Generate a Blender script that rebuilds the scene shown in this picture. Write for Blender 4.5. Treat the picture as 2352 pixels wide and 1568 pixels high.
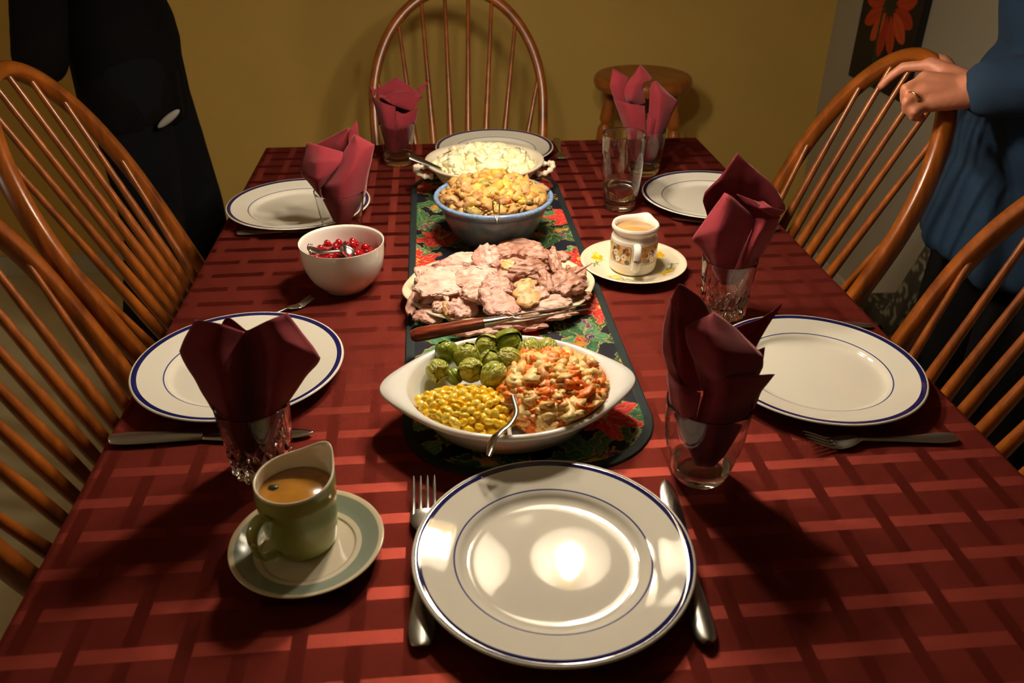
import bpy, bmesh, math, random
import numpy as np
from mathutils import Vector, Matrix, noise as mnoise

for o in list(bpy.data.objects):
    bpy.data.objects.remove(o, do_unlink=True)
SC = bpy.context.scene
COL = SC.collection
TZ = 0.75                      # height of the table top

# ------------------------------------------------------------------ camera
FPX, PITCH, ROLL, YAW = 1892.7, math.radians(30.467), math.radians(-0.2457), math.radians(-5.3956)
CAMZ = TZ + 0.5963
def cam_axes():
    cp, sp = math.cos(PITCH), math.sin(PITCH)
    f = np.array([-math.sin(YAW)*cp, math.cos(YAW)*cp, -sp])
    r = np.array([math.cos(YAW), math.sin(YAW), 0.0])
    d = np.cross(f, r)
    r2 = math.cos(ROLL)*r + math.sin(ROLL)*d
    d2 = -math.sin(ROLL)*r + math.cos(ROLL)*d
    return r2, d2, f
CR, CD, CF = cam_axes()
cam_data = bpy.data.cameras.new('camera')
cam = bpy.data.objects.new('camera', cam_data); COL.objects.link(cam)
cam.matrix_world = Matrix(((CR[0], -CD[0], -CF[0], 0), (CR[1], -CD[1], -CF[1], 0), (CR[2], -CD[2], -CF[2], CAMZ), (0, 0, 0, 1)))
cam_data.sensor_fit = 'HORIZONTAL'; cam_data.sensor_width = 36.0
cam_data.lens = 36.0*FPX/2352.0
cam_data.clip_start = 0.02
cam_data.dof.use_dof = True; cam_data.dof.focus_distance = 1.22; cam_data.dof.aperture_fstop = 7.0
SC.camera = cam

# ------------------------------------------------------------------ world and exposure
w = bpy.data.worlds.new('world'); SC.world = w; w.use_nodes = True
w.node_tree.nodes['Background'].inputs[0].default_value = (1.0, 0.82, 0.6, 1)
w.node_tree.nodes['Background'].inputs[1].default_value = 0.02
SC.view_settings.view_transform = 'Standard'; SC.view_settings.look = 'None'
SC.view_settings.gamma = 1.0; SC.view_settings.use_curve_mapping = False
SC.view_settings.exposure = 0.0
BULB = 285.0                   # emission of each bulb of the hanging lamp over the table
BULB_COL = (1.0, 0.86, 0.67)
GLOBE = 27.0                   # emission of the floor lamp's frosted globe, left of the frame
LAMP = (0.13, 1.20, TZ+0.59)   # middle of the hanging lamp, level of its bulbs

# ------------------------------------------------------------------ measuring: pixel of the photograph -> point in the room
def ray(px, py):
    return (px-1176.0)/FPX*CR + (py-784.0)/FPX*CD + CF
def atz(px, py, z=0.0):        # on the level z above the table top
    d = ray(px, py); t = (TZ+z-CAMZ)/d[2]
    return np.array([d[0]*t, d[1]*t, TZ+z])
def aty(px, py, y):
    d = ray(px, py); t = y/d[1]
    return np.array([d[0]*t, y, CAMZ+d[2]*t])
def atx(px, py, x):
    d = ray(px, py); t = x/d[0]
    return np.array([x, d[1]*t, CAMZ+d[2]*t])
def ath(px, py, fn):           # on the height field fn(x, y) above the table top
    z = 0.03
    for _ in range(25):
        p = atz(px, py, z); z = 0.5*z+0.5*fn(p[0], p[1])
    return atz(px, py, z)

# ------------------------------------------------------------------ materials
def s2l(c):
    return tuple((x/12.92 if x <= 0.04045 else ((x+0.055)/1.055)**2.4) for x in c)
def rgb(r, g, b): return s2l((r/255.0, g/255.0, b/255.0))
def newmat(name):
    m = bpy.data.materials.new(name); m.use_nodes = True
    nt = m.node_tree; b = nt.nodes['Principled BSDF']
    return m, nt, b
def N(nt, typ, **kw):
    n = nt.nodes.new(typ)
    for k, v in kw.items(): setattr(n, k, v)
    return n
def ramp(nt, fac, stops, interp='LINEAR'):
    r = N(nt, 'ShaderNodeValToRGB'); r.color_ramp.interpolation = interp
    e = r.color_ramp.elements
    while len(e) < len(stops): e.new(0.5)
    for i, (p, c) in enumerate(stops):
        e[i].position = p; e[i].color = (c[0], c[1], c[2], 1)
    nt.links.new(fac, r.inputs[0]); return r.outputs[0]
def math_(nt, op, a, b=None):
    n = N(nt, 'ShaderNodeMath', operation=op)
    for i, v in enumerate((a, b)):
        if v is None: continue
        if isinstance(v, (int, float)): n.inputs[i].default_value = v
        else: nt.links.new(v, n.inputs[i])
    return n.outputs[0]
def mapped(nt, scale=(1, 1, 1), kind='Object'):
    tc = N(nt, 'ShaderNodeTexCoord'); mp = N(nt, 'ShaderNodeMapping'); mp.inputs['Scale'].default_value = scale
    nt.links.new(tc.outputs[kind], mp.inputs[0]); return mp.outputs[0]
def noise_(nt, vec, scale, detail=4, rough=0.5):
    n = N(nt, 'ShaderNodeTexNoise'); n.inputs['Scale'].default_value = scale
    n.inputs['Detail'].default_value = detail; n.inputs['Roughness'].default_value = rough
    nt.links.new(vec, n.inputs['Vector']); return n.outputs['Fac']
def bump_(nt, b, height, strength=0.3, dist=0.002):
    n = N(nt, 'ShaderNodeBump'); n.inputs['Strength'].default_value = strength; n.inputs['Distance'].default_value = dist
    nt.links.new(height, n.inputs['Height']); nt.links.new(n.outputs[0], b.inputs['Normal'])
def setp(b, rough=0.5, spec=0.5, metal=0.0, coat=0.0, trans=0.0, ior=1.5, sss=0.0):
    b.inputs['Roughness'].default_value = rough; b.inputs['Specular IOR Level'].default_value = spec
    b.inputs['Metallic'].default_value = metal; b.inputs['Coat Weight'].default_value = coat
    b.inputs['Transmission Weight'].default_value = trans; b.inputs['IOR'].default_value = ior
    if sss > 0:
        b.inputs['Subsurface Weight'].default_value = sss; b.inputs['Subsurface Scale'].default_value = 0.006
def simple(name, col, rough=0.5, nscale=0, namp=0.0, bump=0.0, bscale=60, **kw):
    m, nt, b = newmat(name); setp(b, rough, **kw)
    b.inputs['Base Color'].default_value = (*col, 1)
    if nscale:
        v = mapped(nt); f = noise_(nt, v, nscale)
        lo = tuple(max(0, c*(1-namp)) for c in col); hi = tuple(min(1, c*(1+namp)) for c in col)
        nt.links.new(ramp(nt, f, [(0.3, lo), (0.7, hi)]), b.inputs['Base Color'])
    if bump:
        v = mapped(nt); bump_(nt, b, noise_(nt, v, bscale), bump)
    return m
def wood(name, c0, c1, scale=(60, 6, 6), rough=0.33, coat=0.25):
    m, nt, b = newmat(name); setp(b, rough, coat=coat)
    b.inputs['Coat Roughness'].default_value = 0.25
    v = mapped(nt, scale); f = noise_(nt, v, 1.0, 5, 0.6)
    nt.links.new(ramp(nt, f, [(0.3, c0), (0.7, c1)]), b.inputs['Base Color'])
    bump_(nt, b, f, 0.06); return m
def attrmat(name, rough=0.3, coat=0.0, bump=0.0, bscale=200, sheen=0.0):
    m, nt, b = newmat(name); setp(b, rough, coat=coat)
    a = N(nt, 'ShaderNodeAttribute', attribute_name='print'); nt.links.new(a.outputs['Color'], b.inputs['Base Color'])
    if bump: bump_(nt, b, noise_(nt, mapped(nt), bscale), bump, 0.001)
    if sheen: b.inputs['Sheen Weight'].default_value = sheen
    return m
def islands(name, stops, rough=0.5, bump=0.3, bscale=250, sss=0.0, spec=0.5):
    m, nt, b = newmat(name); setp(b, rough, spec=spec, sss=sss)
    g = N(nt, 'ShaderNodeNewGeometry')
    c = ramp(nt, g.outputs['Random Per Island'], stops)
    v = mapped(nt); f = noise_(nt, v, bscale*0.5, 3)
    mx = N(nt, 'ShaderNodeMix', data_type='RGBA', blend_type='MULTIPLY'); mx.inputs['Factor'].default_value = 0.5
    nt.links.new(c, mx.inputs[6]); nt.links.new(ramp(nt, f, [(0.3, (0.92, 0.87, 0.78)), (0.65, (1, 1, 1))]), mx.inputs[7])
    nt.links.new(mx.outputs[2], b.inputs['Base Color'])
    if sss:
        b.inputs['Subsurface Radius'].default_value = (1.0, 0.65, 0.35); b.inputs['Subsurface Scale'].default_value = 0.010
    bump_(nt, b, noise_(nt, v, bscale), bump, 0.002); return m
def radial(name, stops, rough=0.12, coat=0.3, edge=1.0):
    """rings of print at a given radius (metres*5 along the ramp) around the object's own axis"""
    m, nt, b = newmat(name); setp(b, rough, coat=coat); b.inputs['Coat Roughness'].default_value = 0.03
    tc = N(nt, 'ShaderNodeTexCoord'); sp = N(nt, 'ShaderNodeSeparateXYZ'); nt.links.new(tc.outputs['Object'], sp.inputs[0])
    r = math_(nt, 'SQRT', math_(nt, 'ADD', math_(nt, 'MULTIPLY', sp.outputs[0], sp.outputs[0]), math_(nt, 'MULTIPLY', sp.outputs[1], sp.outputs[1])))
    nt.links.new(ramp(nt, math_(nt, 'MULTIPLY', r, 5.0), stops, 'CONSTANT'), b.inputs['Base Color'])
    return m

M = {}
M['wall_yellow'] = simple('wall_yellow', rgb(226, 188, 96), 0.7, 3, 0.04, 0.05, 350)
M['wall_grey'] = simple('wall_grey', rgb(180, 172, 150), 0.75, 3, 0.04, 0.05, 350)
M['ceiling'] = simple('ceiling', rgb(215, 208, 190), 0.9, 0, 0, 0.1, 200)
M['baseboard'] = simple('baseboard', rgb(205, 198, 180), 0.45)
M['floor'] = simple('floor', rgb(206, 194, 156), 0.45, 5, 0.12, 0.05, 80)
M['wood'] = wood('honey_wood', rgb(104, 50, 10), rgb(166, 88, 22))
M['wood_stool'] = wood('stool_wood', rgb(150, 80, 26), rgb(190, 108, 38))
M['wood_dark'] = wood('dark_wood', rgb(60, 32, 16), rgb(92, 50, 24))
M['rosewood'] = wood('rosewood', rgb(70, 22, 8), rgb(140, 54, 20), (30, 160, 160), 0.25, 0.6)
CER = rgb(236, 230, 214); NAVY = rgb(26, 28, 84)
M['plate'] = radial('banded_china', [(0.0, CER), (0.4725, rgb(52, 64, 130)), (0.4795, CER), (0.629, NAVY), (0.663, CER)], 0.035, 0.4)
M['white_china'] = simple('white_china', rgb(240, 236, 226), 0.12, coat=0.5)
M['milk_glass'] = simple('milk_glass', rgb(246, 243, 236), 0.10, coat=0.5, sss=0.25)
M['cream_china'] = simple('cream_china', rgb(238, 226, 200), 0.14, coat=0.5)
M['print_china'] = attrmat('printed_china', 0.13, 0.4)
M['napkin'] = simple('napkin_paper', rgb(146, 36, 50), 0.8, 0, 0, 0.12, 900, spec=0.2)
mm, nt, b = newmat('napkin_paper'); setp(b, 0.85, 0.15); b.inputs['Sheen Weight'].default_value = 0.25
b.inputs['Base Color'].default_value = (*rgb(116, 33, 43), 1)
b.inputs['Sheen Tint'].default_value = (1.0, 0.55, 0.55, 1)
v = mapped(nt, (1, 1, 1)); bump_(nt, b, noise_(nt, v, 700, 3), 0.2, 0.0006); M['napkin'] = mm
mm, nt, b = newmat('clear_glass'); setp(b, 0.0, trans=1.0, ior=1.48); b.inputs['Base Color'].default_value = (0.97, 0.985, 0.97, 1); M['glass'] = mm
mm, nt, b = newmat('water'); setp(b, 0.0, trans=1.0, ior=1.33); b.inputs['Base Color'].default_value = (0.97, 0.98, 0.95, 1); M['water'] = mm
M['steel'] = simple('steel', (0.62, 0.60, 0.56), 0.18, metal=1.0)
M['pewter'] = simple('pewter', (0.50, 0.48, 0.43), 0.30, metal=1.0)
M['gold'] = simple('gold', (0.85, 0.58, 0.22), 0.2, metal=1.0)
M['gravy'] = simple('gravy', rgb(176, 122, 44), 0.18, 60, 0.16, coat=0.3)
M['cream_gravy'] = simple('cream_gravy', rgb(196, 150, 92), 0.2, 60, 0.05, coat=0.3)
M['herb'] = simple('herb', rgb(26, 40, 24), 0.4)
M['potato'] = islands('mashed_potato', [(0, rgb(248, 238, 186)), (0.5, rgb(252, 244, 204)), (1, rgb(253, 249, 224))], 0.45, 0.3, 400, 0.0)
M['stuffing'] = islands('stuffing', [(0, rgb(150, 104, 56)), (0.2, rgb(188, 142, 84)), (0.45, rgb(214, 170, 92)), (0.62, rgb(198, 150, 106)), (0.75, rgb(226, 186, 74)), (0.88, rgb(208, 112, 62)), (0.94, rgb(164, 150, 72)), (1.0, rgb(118, 78, 50))], 0.5, 0.6, 300, 0.0)
M['mash'] = islands('carrot_mash', [(0, rgb(250, 220, 146)), (0.30, rgb(252, 208, 130)), (0.50, rgb(252, 190, 106)), (0.60, rgb(250, 146, 54)), (0.90, rgb(250, 114, 24)), (1.0, rgb(255, 226, 156))], 0.4, 0.4, 300, 0.0)
M['corn'] = simple('corn', rgb(252, 200, 34), 0.25, 160, 0.08, coat=0.2)
M['corn_pale'] = simple('corn_pale', rgb(255, 216, 76), 0.25, 160, 0.08, coat=0.2)
M['cran'] = simple('cranberry', rgb(168, 16, 22), 0.10, 120, 0.4, coat=0.6)
M['cran_gel'] = simple('cranberry_jelly', rgb(140, 12, 20), 0.08, 120, 0.4, 0.5, 160, coat=0.6)
mm, nt, b = newmat('sprout_leaf'); setp(b, 0.32, coat=0.3)
v = mapped(nt, (1, 1, 0.4)); f = noise_(nt, v, 2.6, 6, 0.6)
nt.links.new(ramp(nt, f, [(0.25, rgb(136, 150, 38)), (0.5, rgb(180, 182, 68)), (0.75, rgb(214, 208, 124))]), b.inputs['Base Color'])
bump_(nt, b, noise_(nt, v, 4, 3), 0.45, 0.06); M['sprout'] = mm
M['sprout_dark'] = simple('sprout_dark', rgb(122, 138, 32), 0.32, 3, 0.25, 0.2, 5, coat=0.3)
M['sprout_stem'] = simple('sprout_stem', rgb(206, 200, 128), 0.4, 4, 0.15)
def meat(name, lo, hi, fat):
    m, nt, b = newmat(name); setp(b, 0.36, sss=0.0, coat=0.12); b.inputs['Coat Roughness'].default_value = 0.25
    b.inputs['Subsurface Radius'].default_value = (1.0, 0.5, 0.35)
    v = mapped(nt, (22, 110, 60)); f = noise_(nt, v, 1.0, 6, 0.65); g = noise_(nt, mapped(nt), 34, 3)
    c = ramp(nt, f, [(0.28, lo), (0.55, hi), (0.8, fat)])
    mx = N(nt, 'ShaderNodeMix', data_type='RGBA', blend_type='MULTIPLY'); mx.inputs['Factor'].default_value = 0.35
    nt.links.new(c, mx.inputs[6]); nt.links.new(ramp(nt, g, [(0.3, (0.86, 0.68, 0.62)), (0.62, (1, 1, 1))]), mx.inputs[7])
    nt.links.new(mx.outputs[2], b.inputs['Base Color']); bump_(nt, b, f, 0.9, 0.003); return m
M['breast'] = meat('breast_meat', rgb(214, 162, 144), rgb(234, 194, 176), rgb(242, 214, 198))
M['breast2'] = meat('breast_meat_pink', rgb(196, 134, 120), rgb(224, 174, 158), rgb(236, 200, 182))
M['thigh'] = meat('dark_meat', rgb(146, 98, 80), rgb(184, 132, 110), rgb(204, 156, 134))
M['skin_fat'] = meat('turkey_skin', rgb(206, 150, 84), rgb(232, 190, 132), rgb(242, 208, 158))
M['skin'] = simple('skin', rgb(190, 122, 92), 0.5, 40, 0.1, 0.25, 180, sss=0.12)
M['black_cloth'] = simple('black_cloth', rgb(11, 10, 10), 0.95, 0, 0, 0.2, 400, spec=0.15)
M['dark_jeans'] = simple('dark_jeans', rgb(17, 18, 22), 0.95, 0, 0, 0.2, 400, spec=0.15)
M['blue_knit'] = simple('blue_knit', rgb(12, 42, 68), 0.9, 14, 0.25, 0.25, 300)
M['hair'] = simple('hair', rgb(70, 52, 36), 0.6, 120, 0.4, 0.5, 160)
M['white_cloth'] = simple('white_cloth', rgb(170, 166, 158), 0.85)
M['shoe'] = simple('shoe', rgb(24, 20, 18), 0.4)
M['eye'] = simple('eye', rgb(40, 30, 26), 0.1)
M['lips'] = simple('lips', rgb(160, 84, 78), 0.4)
M['lamp_metal'] = simple('lamp_metal', (0.55, 0.42, 0.2), 0.3, metal=1.0)
mm, nt, b = newmat('frosted_shade'); setp(b, 0.35); b.inputs['Base Color'].default_value = (0.85, 0.82, 0.75, 1); M['shade'] = mm
mm, nt, b = newmat('lit_bulb'); b.inputs['Emission Color'].default_value = (*BULB_COL, 1); b.inputs['Emission Strength'].default_value = BULB
b.inputs['Base Color'].default_value = (0.9, 0.9, 0.9, 1); M['bulb'] = mm

# damask cloth: the stripes are the same red, woven in satin whose threads run across or along
mm, nt, b = newmat('damask'); nt.nodes.remove(b)
uv = N(nt, 'ShaderNodeUVMap', uv_map='weave'); sp = N(nt, 'ShaderNodeSeparateXYZ'); nt.links.new(uv.outputs[0], sp.inputs[0])
CA, CB = 0.0490, 0.0505
X0, Y0 = 0.4000, 0.6570        # a crossing where the lengthwise stripe lies on top
i_ = math_(nt, 'DIVIDE', math_(nt, 'SUBTRACT', sp.outputs[0], X0), CA)
j_ = math_(nt, 'DIVIDE', math_(nt, 'SUBTRACT', sp.outputs[1], Y0), CB)
ri, rj = math_(nt, 'ROUND', i_), math_(nt, 'ROUND', j_)
fi, fj = math_(nt, 'ABSOLUTE', math_(nt, 'SUBTRACT', i_, ri)), math_(nt, 'ABSOLUTE', math_(nt, 'SUBTRACT', j_, rj))
inV = math_(nt, 'LESS_THAN', fi, 0.0070/CA); inH = math_(nt, 'LESS_THAN', fj, 0.0075/CB)
par = math_(nt, 'ABSOLUTE', math_(nt, 'MODULO', math_(nt, 'ADD', ri, rj), 2.0))
odd = math_(nt, 'GREATER_THAN', par, 0.5)
both = math_(nt, 'MULTIPLY', inV, inH)
hMask = math_(nt, 'MULTIPLY', inH, math_(nt, 'SUBTRACT', 1.0, math_(nt, 'MULTIPLY', both, math_(nt, 'SUBTRACT', 1.0, odd))))
vMask = math_(nt, 'MULTIPLY', inV, math_(nt, 'SUBTRACT', 1.0, math_(nt, 'MULTIPLY', both, odd)))
def glossy(col, rough, aniso, tx, ty):
    g = N(nt, 'ShaderNodeBsdfAnisotropic'); g.inputs['Color'].default_value = (*col, 1)
    g.inputs['Roughness'].default_value = rough; g.inputs['Anisotropy'].default_value = aniso
    c = N(nt, 'ShaderNodeCombineXYZ'); c.inputs[0].default_value = tx; c.inputs[1].default_value = ty
    nt.links.new(c.outputs[0], g.inputs['Tangent']); return g
RED = rgb(64, 13, 11)
SHEEN = (0.20, 0.034, 0.0235)
gB = glossy(SHEEN, 0.78, 0.0, 1, 0)
gH = glossy((0.25, 0.044, 0.031), 0.54, 0.30, 0, 1)
gV = glossy((0.235, 0.041, 0.028), 0.95, 0.40, 1, 0)
m1 = N(nt, 'ShaderNodeMixShader'); nt.links.new(hMask, m1.inputs[0]); nt.links.new(gB.outputs[0], m1.inputs[1]); nt.links.new(gH.outputs[0], m1.inputs[2])
m2 = N(nt, 'ShaderNodeMixShader'); nt.links.new(vMask, m2.inputs[0]); nt.links.new(m1.outputs[0], m2.inputs[1]); nt.links.new(gV.outputs[0], m2.inputs[2])
df = N(nt, 'ShaderNodeBsdfDiffuse'); df.inputs['Color'].default_value = (*RED, 1)
m3 = N(nt, 'ShaderNodeMixShader'); m3.inputs[0].default_value = 0.80
nt.links.new(df.outputs[0], m3.inputs[1]); nt.links.new(m2.outputs[0], m3.inputs[2]); nt.links.new(m3.outputs[0], nt.nodes['Material Output'].inputs[0])
v = mapped(nt, (1, 1, 1)); bm_ = N(nt, 'ShaderNodeBump'); bm_.inputs['Strength'].default_value = 0.25; bm_.inputs['Distance'].default_value = 0.0008
nt.links.new(noise_(nt, v, 900, 2), bm_.inputs['Height'])
for g in (gB, gH, gV, df): nt.links.new(bm_.outputs[0], g.inputs['Normal'])
M['damask'] = mm

# ------------------------------------------------------------------ mesh helpers
def link(name, me, mat=None, parent=None, loc=(0, 0, 0), rot=(0, 0, 0)):
    o = bpy.data.objects.new(name, me); COL.objects.link(o)
    if mat is not None and me is not None:
        if not me.materials: me.materials.append(M[mat] if isinstance(mat, str) else mat)
    o.location = loc; o.rotation_euler = rot
    if parent is not None: o.parent = parent
    return o
def mesh(name, V, F, smooth=True, sharp=None):
    me = bpy.data.meshes.new(name); me.from_pydata([tuple(map(float, v)) for v in V], [], F); me.update()
    if smooth:
        me.polygons.foreach_set('use_smooth', [True]*len(me.polygons))
        if sharp: me.set_sharp_from_angle(angle=math.radians(sharp))
    return me
def tag(o, label, cat, group=None, kind=None):
    o['label'] = label
    if cat: o['category'] = cat
    if group: o['group'] = group
    if kind: o['kind'] = kind
    return o
def thing(name, label, cat, loc=(0, 0, 0), rotz=0.0, group=None):
    o = bpy.data.objects.new(name, None); COL.objects.link(o); o.location = loc; o.rotation_euler = (0, 0, rotz)
    o.empty_display_size = 0.05
    return tag(o, label, cat, group)
def dup(root, loc=None, rot=None):
    r = root.copy(); COL.objects.link(r)
    if loc is not None: r.location = loc
    if rot is not None: r.rotation_euler = rot
    for ch in list(root.children):
        c = ch.copy(); COL.objects.link(c); c.parent = r
        for g in list(ch.children):
            d = g.copy(); COL.objects.link(d); d.parent = c
    return r
def cr(P, n, soft=1.0):
    """Catmull-Rom through the rows of P, n steps per span; soft < 1 leaves creases at the rows"""
    P = np.asarray(P, float); out = []
    for i in range(len(P)-1):
        p0 = P[i-1] if i > 0 else 2*P[0]-P[1]; p1, p2 = P[i], P[i+1]; p3 = P[i+2] if i+2 < len(P) else 2*P[-1]-P[-2]
        for k in range(n):
            t = k/n
            c_ = 0.5*((2*p1)+(-p0+p2)*t+(2*p0-5*p1+4*p2-p3)*t*t+(-p0+3*p1-3*p2+p3)*t**3)
            out.append(soft*c_+(1-soft)*(p1+(p2-p1)*t))
    out.append(P[-1]); return np.array(out)
def lathe_arrays(prof, segs=64, sx=1.0, sy=1.0):
    prof = np.asarray(prof, float); n = len(prof)
    a = np.linspace(0, 2*np.pi, segs, endpoint=False)
    V = np.empty((n, segs, 3)); V[..., 0] = prof[:, 0:1]*np.cos(a)*sx; V[..., 1] = prof[:, 0:1]*np.sin(a)*sy; V[..., 2] = prof[:, 1:2]
    F = []
    for i in range(n-1):
        for j in range(segs):
            k = (j+1) % segs
            F.append((i*segs+j, i*segs+k, (i+1)*segs+k, (i+1)*segs+j))
    return V, F
def lathe(name, prof, segs=64, sx=1.0, sy=1.0, sharp=50, fn=None):
    V, F = lathe_arrays(prof, segs, sx, sy)
    if fn is not None: V = fn(V)
    me = mesh(name, V.reshape(-1, 3), F, True, None)
    bm = bmesh.new(); bm.from_mesh(me); bmesh.ops.remove_doubles(bm, verts=bm.verts, dist=1e-6)
    bmesh.ops.recalc_face_normals(bm, faces=bm.faces); bm.to_mesh(me); bm.free()
    me.polygons.foreach_set('use_smooth', [True]*len(me.polygons))
    if sharp: me.set_sharp_from_angle(angle=math.radians(sharp))
    return me
def tube_arrays(P, R, segs=10, up=(0, 0, 1), sq=None, close=False):
    """sweep along P; R radii (n,) or (n,2) = (across, along up); sq: superellipse power"""
    P = np.asarray(P, float); n = len(P); R = np.asarray(R, float)
    if R.ndim == 0: R = np.full(n, float(R))
    if R.ndim == 1: R = np.stack([R, R], 1)
    T = np.gradient(P, axis=0)
    if close: T = np.roll(P, -1, 0)-np.roll(P, 1, 0)
    T /= np.linalg.norm(T, axis=1)[:, None]+1e-12
    u = np.array(up, float); a = np.linspace(0, 2*np.pi, segs, endpoint=False)
    ca, sa = np.cos(a), np.sin(a)
    if sq:
        ca = np.sign(ca)*np.abs(ca)**sq; sa = np.sign(sa)*np.abs(sa)**sq
    V = []
    prev = None
    for i in range(n):
        s = np.cross(T[i], u)
        if np.linalg.norm(s) < 1e-3: s = prev if prev is not None else np.cross(T[i], [1, 0.3, 0])
        s = s/np.linalg.norm(s); prev = s
        w_ = np.cross(s, T[i])
        V.append(P[i]+np.outer(ca*R[i, 0], s)+np.outer(sa*R[i, 1], w_))
    V = np.concatenate(V); F = []
    for i in range(n if close else n-1):
        ii = (i+1) % n
        for j in range(segs):
            k = (j+1) % segs
            F.append((i*segs+j, i*segs+k, ii*segs+k, ii*segs+j))
    if not close:
        F.append(tuple(range(segs-1, -1, -1))); F.append(tuple((n-1)*segs+j for j in range(segs)))
    return V, F
def tube(name, P, R, segs=10, up=(0, 0, 1), sq=None, close=False, sharp=50):
    V, F = tube_arrays(P, R, segs, up, sq, close); return mesh(name, V, F, True, sharp)
def join(parts):
    V, F, o = [], [], 0
    for v, f in parts:
        V.append(np.asarray(v, float).reshape(-1, 3)); F += [tuple(i+o for i in q) for q in f]; o += len(V[-1])
    return np.concatenate(V), F
def box_arrays(c, s):
    c = np.array(c, float); s = np.array(s, float)/2
    V = np.array([[x, y, z] for x in (-1, 1) for y in (-1, 1) for z in (-1, 1)])*s+c
    return V, [(0, 1, 3, 2), (4, 6, 7, 5), (0, 4, 5, 1), (2, 3, 7, 6), (0, 2, 6, 4), (1, 5, 7, 3)]
def bevel_mod(o, wd=0.004, seg=2):
    m = o.modifiers.new('bevel', 'BEVEL'); m.width = wd; m.segments = seg; m.limit_method = 'ANGLE'; return o
_ico = {}
def ico(sub):
    if sub not in _ico:
        bm = bmesh.new(); bmesh.ops.create_icosphere(bm, subdivisions=sub, radius=1.0)
        bm.verts.ensure_lookup_table()
        _ico[sub] = (np.array([v.co[:] for v in bm.verts]), [tuple(v.index for v in f.verts) for f in bm.faces]); bm.free()
    return _ico[sub]
def rot3(rx, ry, rz):
    return np.array((Matrix.Rotation(rz, 3, 'Z') @ Matrix.Rotation(ry, 3, 'Y') @ Matrix.Rotation(rx, 3, 'X')))
def nz(p, s, off=0.0):
    return mnoise.noise(Vector((p[0]*s+off, p[1]*s+off*1.7, p[2]*s-off*0.6)))
def lump(sub, rad, amp, freq, seed, rng=None):
    V, F = ico(sub); V = V.copy()
    for i in range(len(V)):
        V[i] *= 1+amp*nz(V[i], freq, seed)+(amp*.45*nz(V[i], freq*2.7, seed+5) if amp > .3 else 0)
    return V*np.asarray(rad), F
def loft(rows, nu=6, nv=6, su=0.75, sv=0.35):
    """smooth sheet through a lattice of points rows[v][u]"""
    G = np.array(rows, float)
    A = np.stack([cr(G[:, k], nv, sv) for k in range(G.shape[1])], 1)
    B = np.stack([cr(A[i], nu, su) for i in range(A.shape[0])], 0)
    n, m_ = B.shape[:2]
    F = [(i*m_+j, i*m_+j+1, (i+1)*m_+j+1, (i+1)*m_+j) for i in range(n-1) for j in range(m_-1)]
    return B.reshape(-1, 3), F
def set_print(me, cols):
    a = me.color_attributes.new('print', 'FLOAT_COLOR', 'POINT')
    c = np.ones((len(me.vertices), 4), np.float32); c[:, :3] = cols
    a.data.foreach_set('color', c.ravel())
# ================================================================== the room
WY = 2.93; WX = 1.40; CEIL = 2.42
def struct(name, V, F, mat, label, cat, parent=None, smooth=False):
    o = link(name, mesh(name, V, F, smooth), mat, parent)
    if parent is None: tag(o, label, cat, kind='structure')
    return o
def slab(name, x0, x1, y0, y1, z0, z1, mat, label, cat):
    V, F = box_arrays(((x0+x1)/2, (y0+y1)/2, (z0+z1)/2), (x1-x0, y1-y0, z1-z0))
    return struct(name, V, F, mat, label, cat)
slab('floor', -3.1, WX+0.1, -2.1, WY+0.1, -0.08, 0.0, 'floor', 'beige vinyl floor under the table and chairs', 'floor')
slab('ceiling', -3.1, WX+0.1, -2.1, WY+0.1, CEIL, CEIL+0.08, 'ceiling', 'plain off-white ceiling above the table', 'ceiling')
slab('wall_back', -3.0, WX, WY, WY+0.1, 0.0, CEIL, 'wall_yellow', 'mustard yellow wall behind the stool', 'wall')
slab('wall_right', WX, WX+0.1, -2.0, WY+0.1, 0.0, CEIL, 'wall_grey', 'grey wall with the flower picture', 'wall')
slab('wall_left', -3.1, -3.0, -2.0, WY+0.1, 0.0, CEIL, 'wall_yellow', 'mustard yellow wall on the left of the room', 'wall')
slab('wall_front', -3.1, WX+0.1, -2.1, -2.0, 0.0, CEIL, 'wall_grey', 'grey wall behind the camera', 'wall')
slab('baseboard_back', -3.0, WX, WY-0.012, WY, 0.0, 0.075, 'baseboard', 'pale baseboard along the yellow wall', 'baseboard')
slab('baseboard_right', WX-0.012, WX, -2.0, WY-0.012, 0.0, 0.075, 'baseboard', 'pale baseboard along the grey wall', 'baseboard')

# ------------------------------------------------------------------ hanging lamp over the table (above the frame)
t = thing('hanging_lamp', 'brass hanging lamp with three bell shades over the table', 'lamp', LAMP)
link('stem', tube('stem', [(0, 0, 0.10), (0, 0, 0.6), (0, 0, CEIL-LAMP[2])], [0.008]*3, 10), 'lamp_metal', t)
link('canopy', lathe('canopy', [(0, CEIL-LAMP[2]), (0.06, CEIL-LAMP[2]-0.002), (0.05, CEIL-LAMP[2]-0.02), (0, CEIL-LAMP[2]-0.03)], 32), 'lamp_metal', t)
link('hub', lathe('hub', cr([(0, 0.06), (0.022, 0.07), (0.03, 0.09), (0.02, 0.115), (0, 0.13)], 4), 24), 'lamp_metal', t)
shade_me = lathe('shade', np.concatenate([cr([(0.020, 0.075), (0.036, 0.060), (0.050, 0.028), (0.074, -0.002)], 5), cr([(0.072, -0.002), (0.048, 0.025), (0.034, 0.058), (0.018, 0.073)], 5)]), 40, sharp=None)
bulb_me = lathe('bulb', cr([(0, -0.024), (0.018, -0.017), (0.024, 0.0), (0.016, 0.022), (0.010, 0.036), (0, 0.038)], 4), 20)
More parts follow.
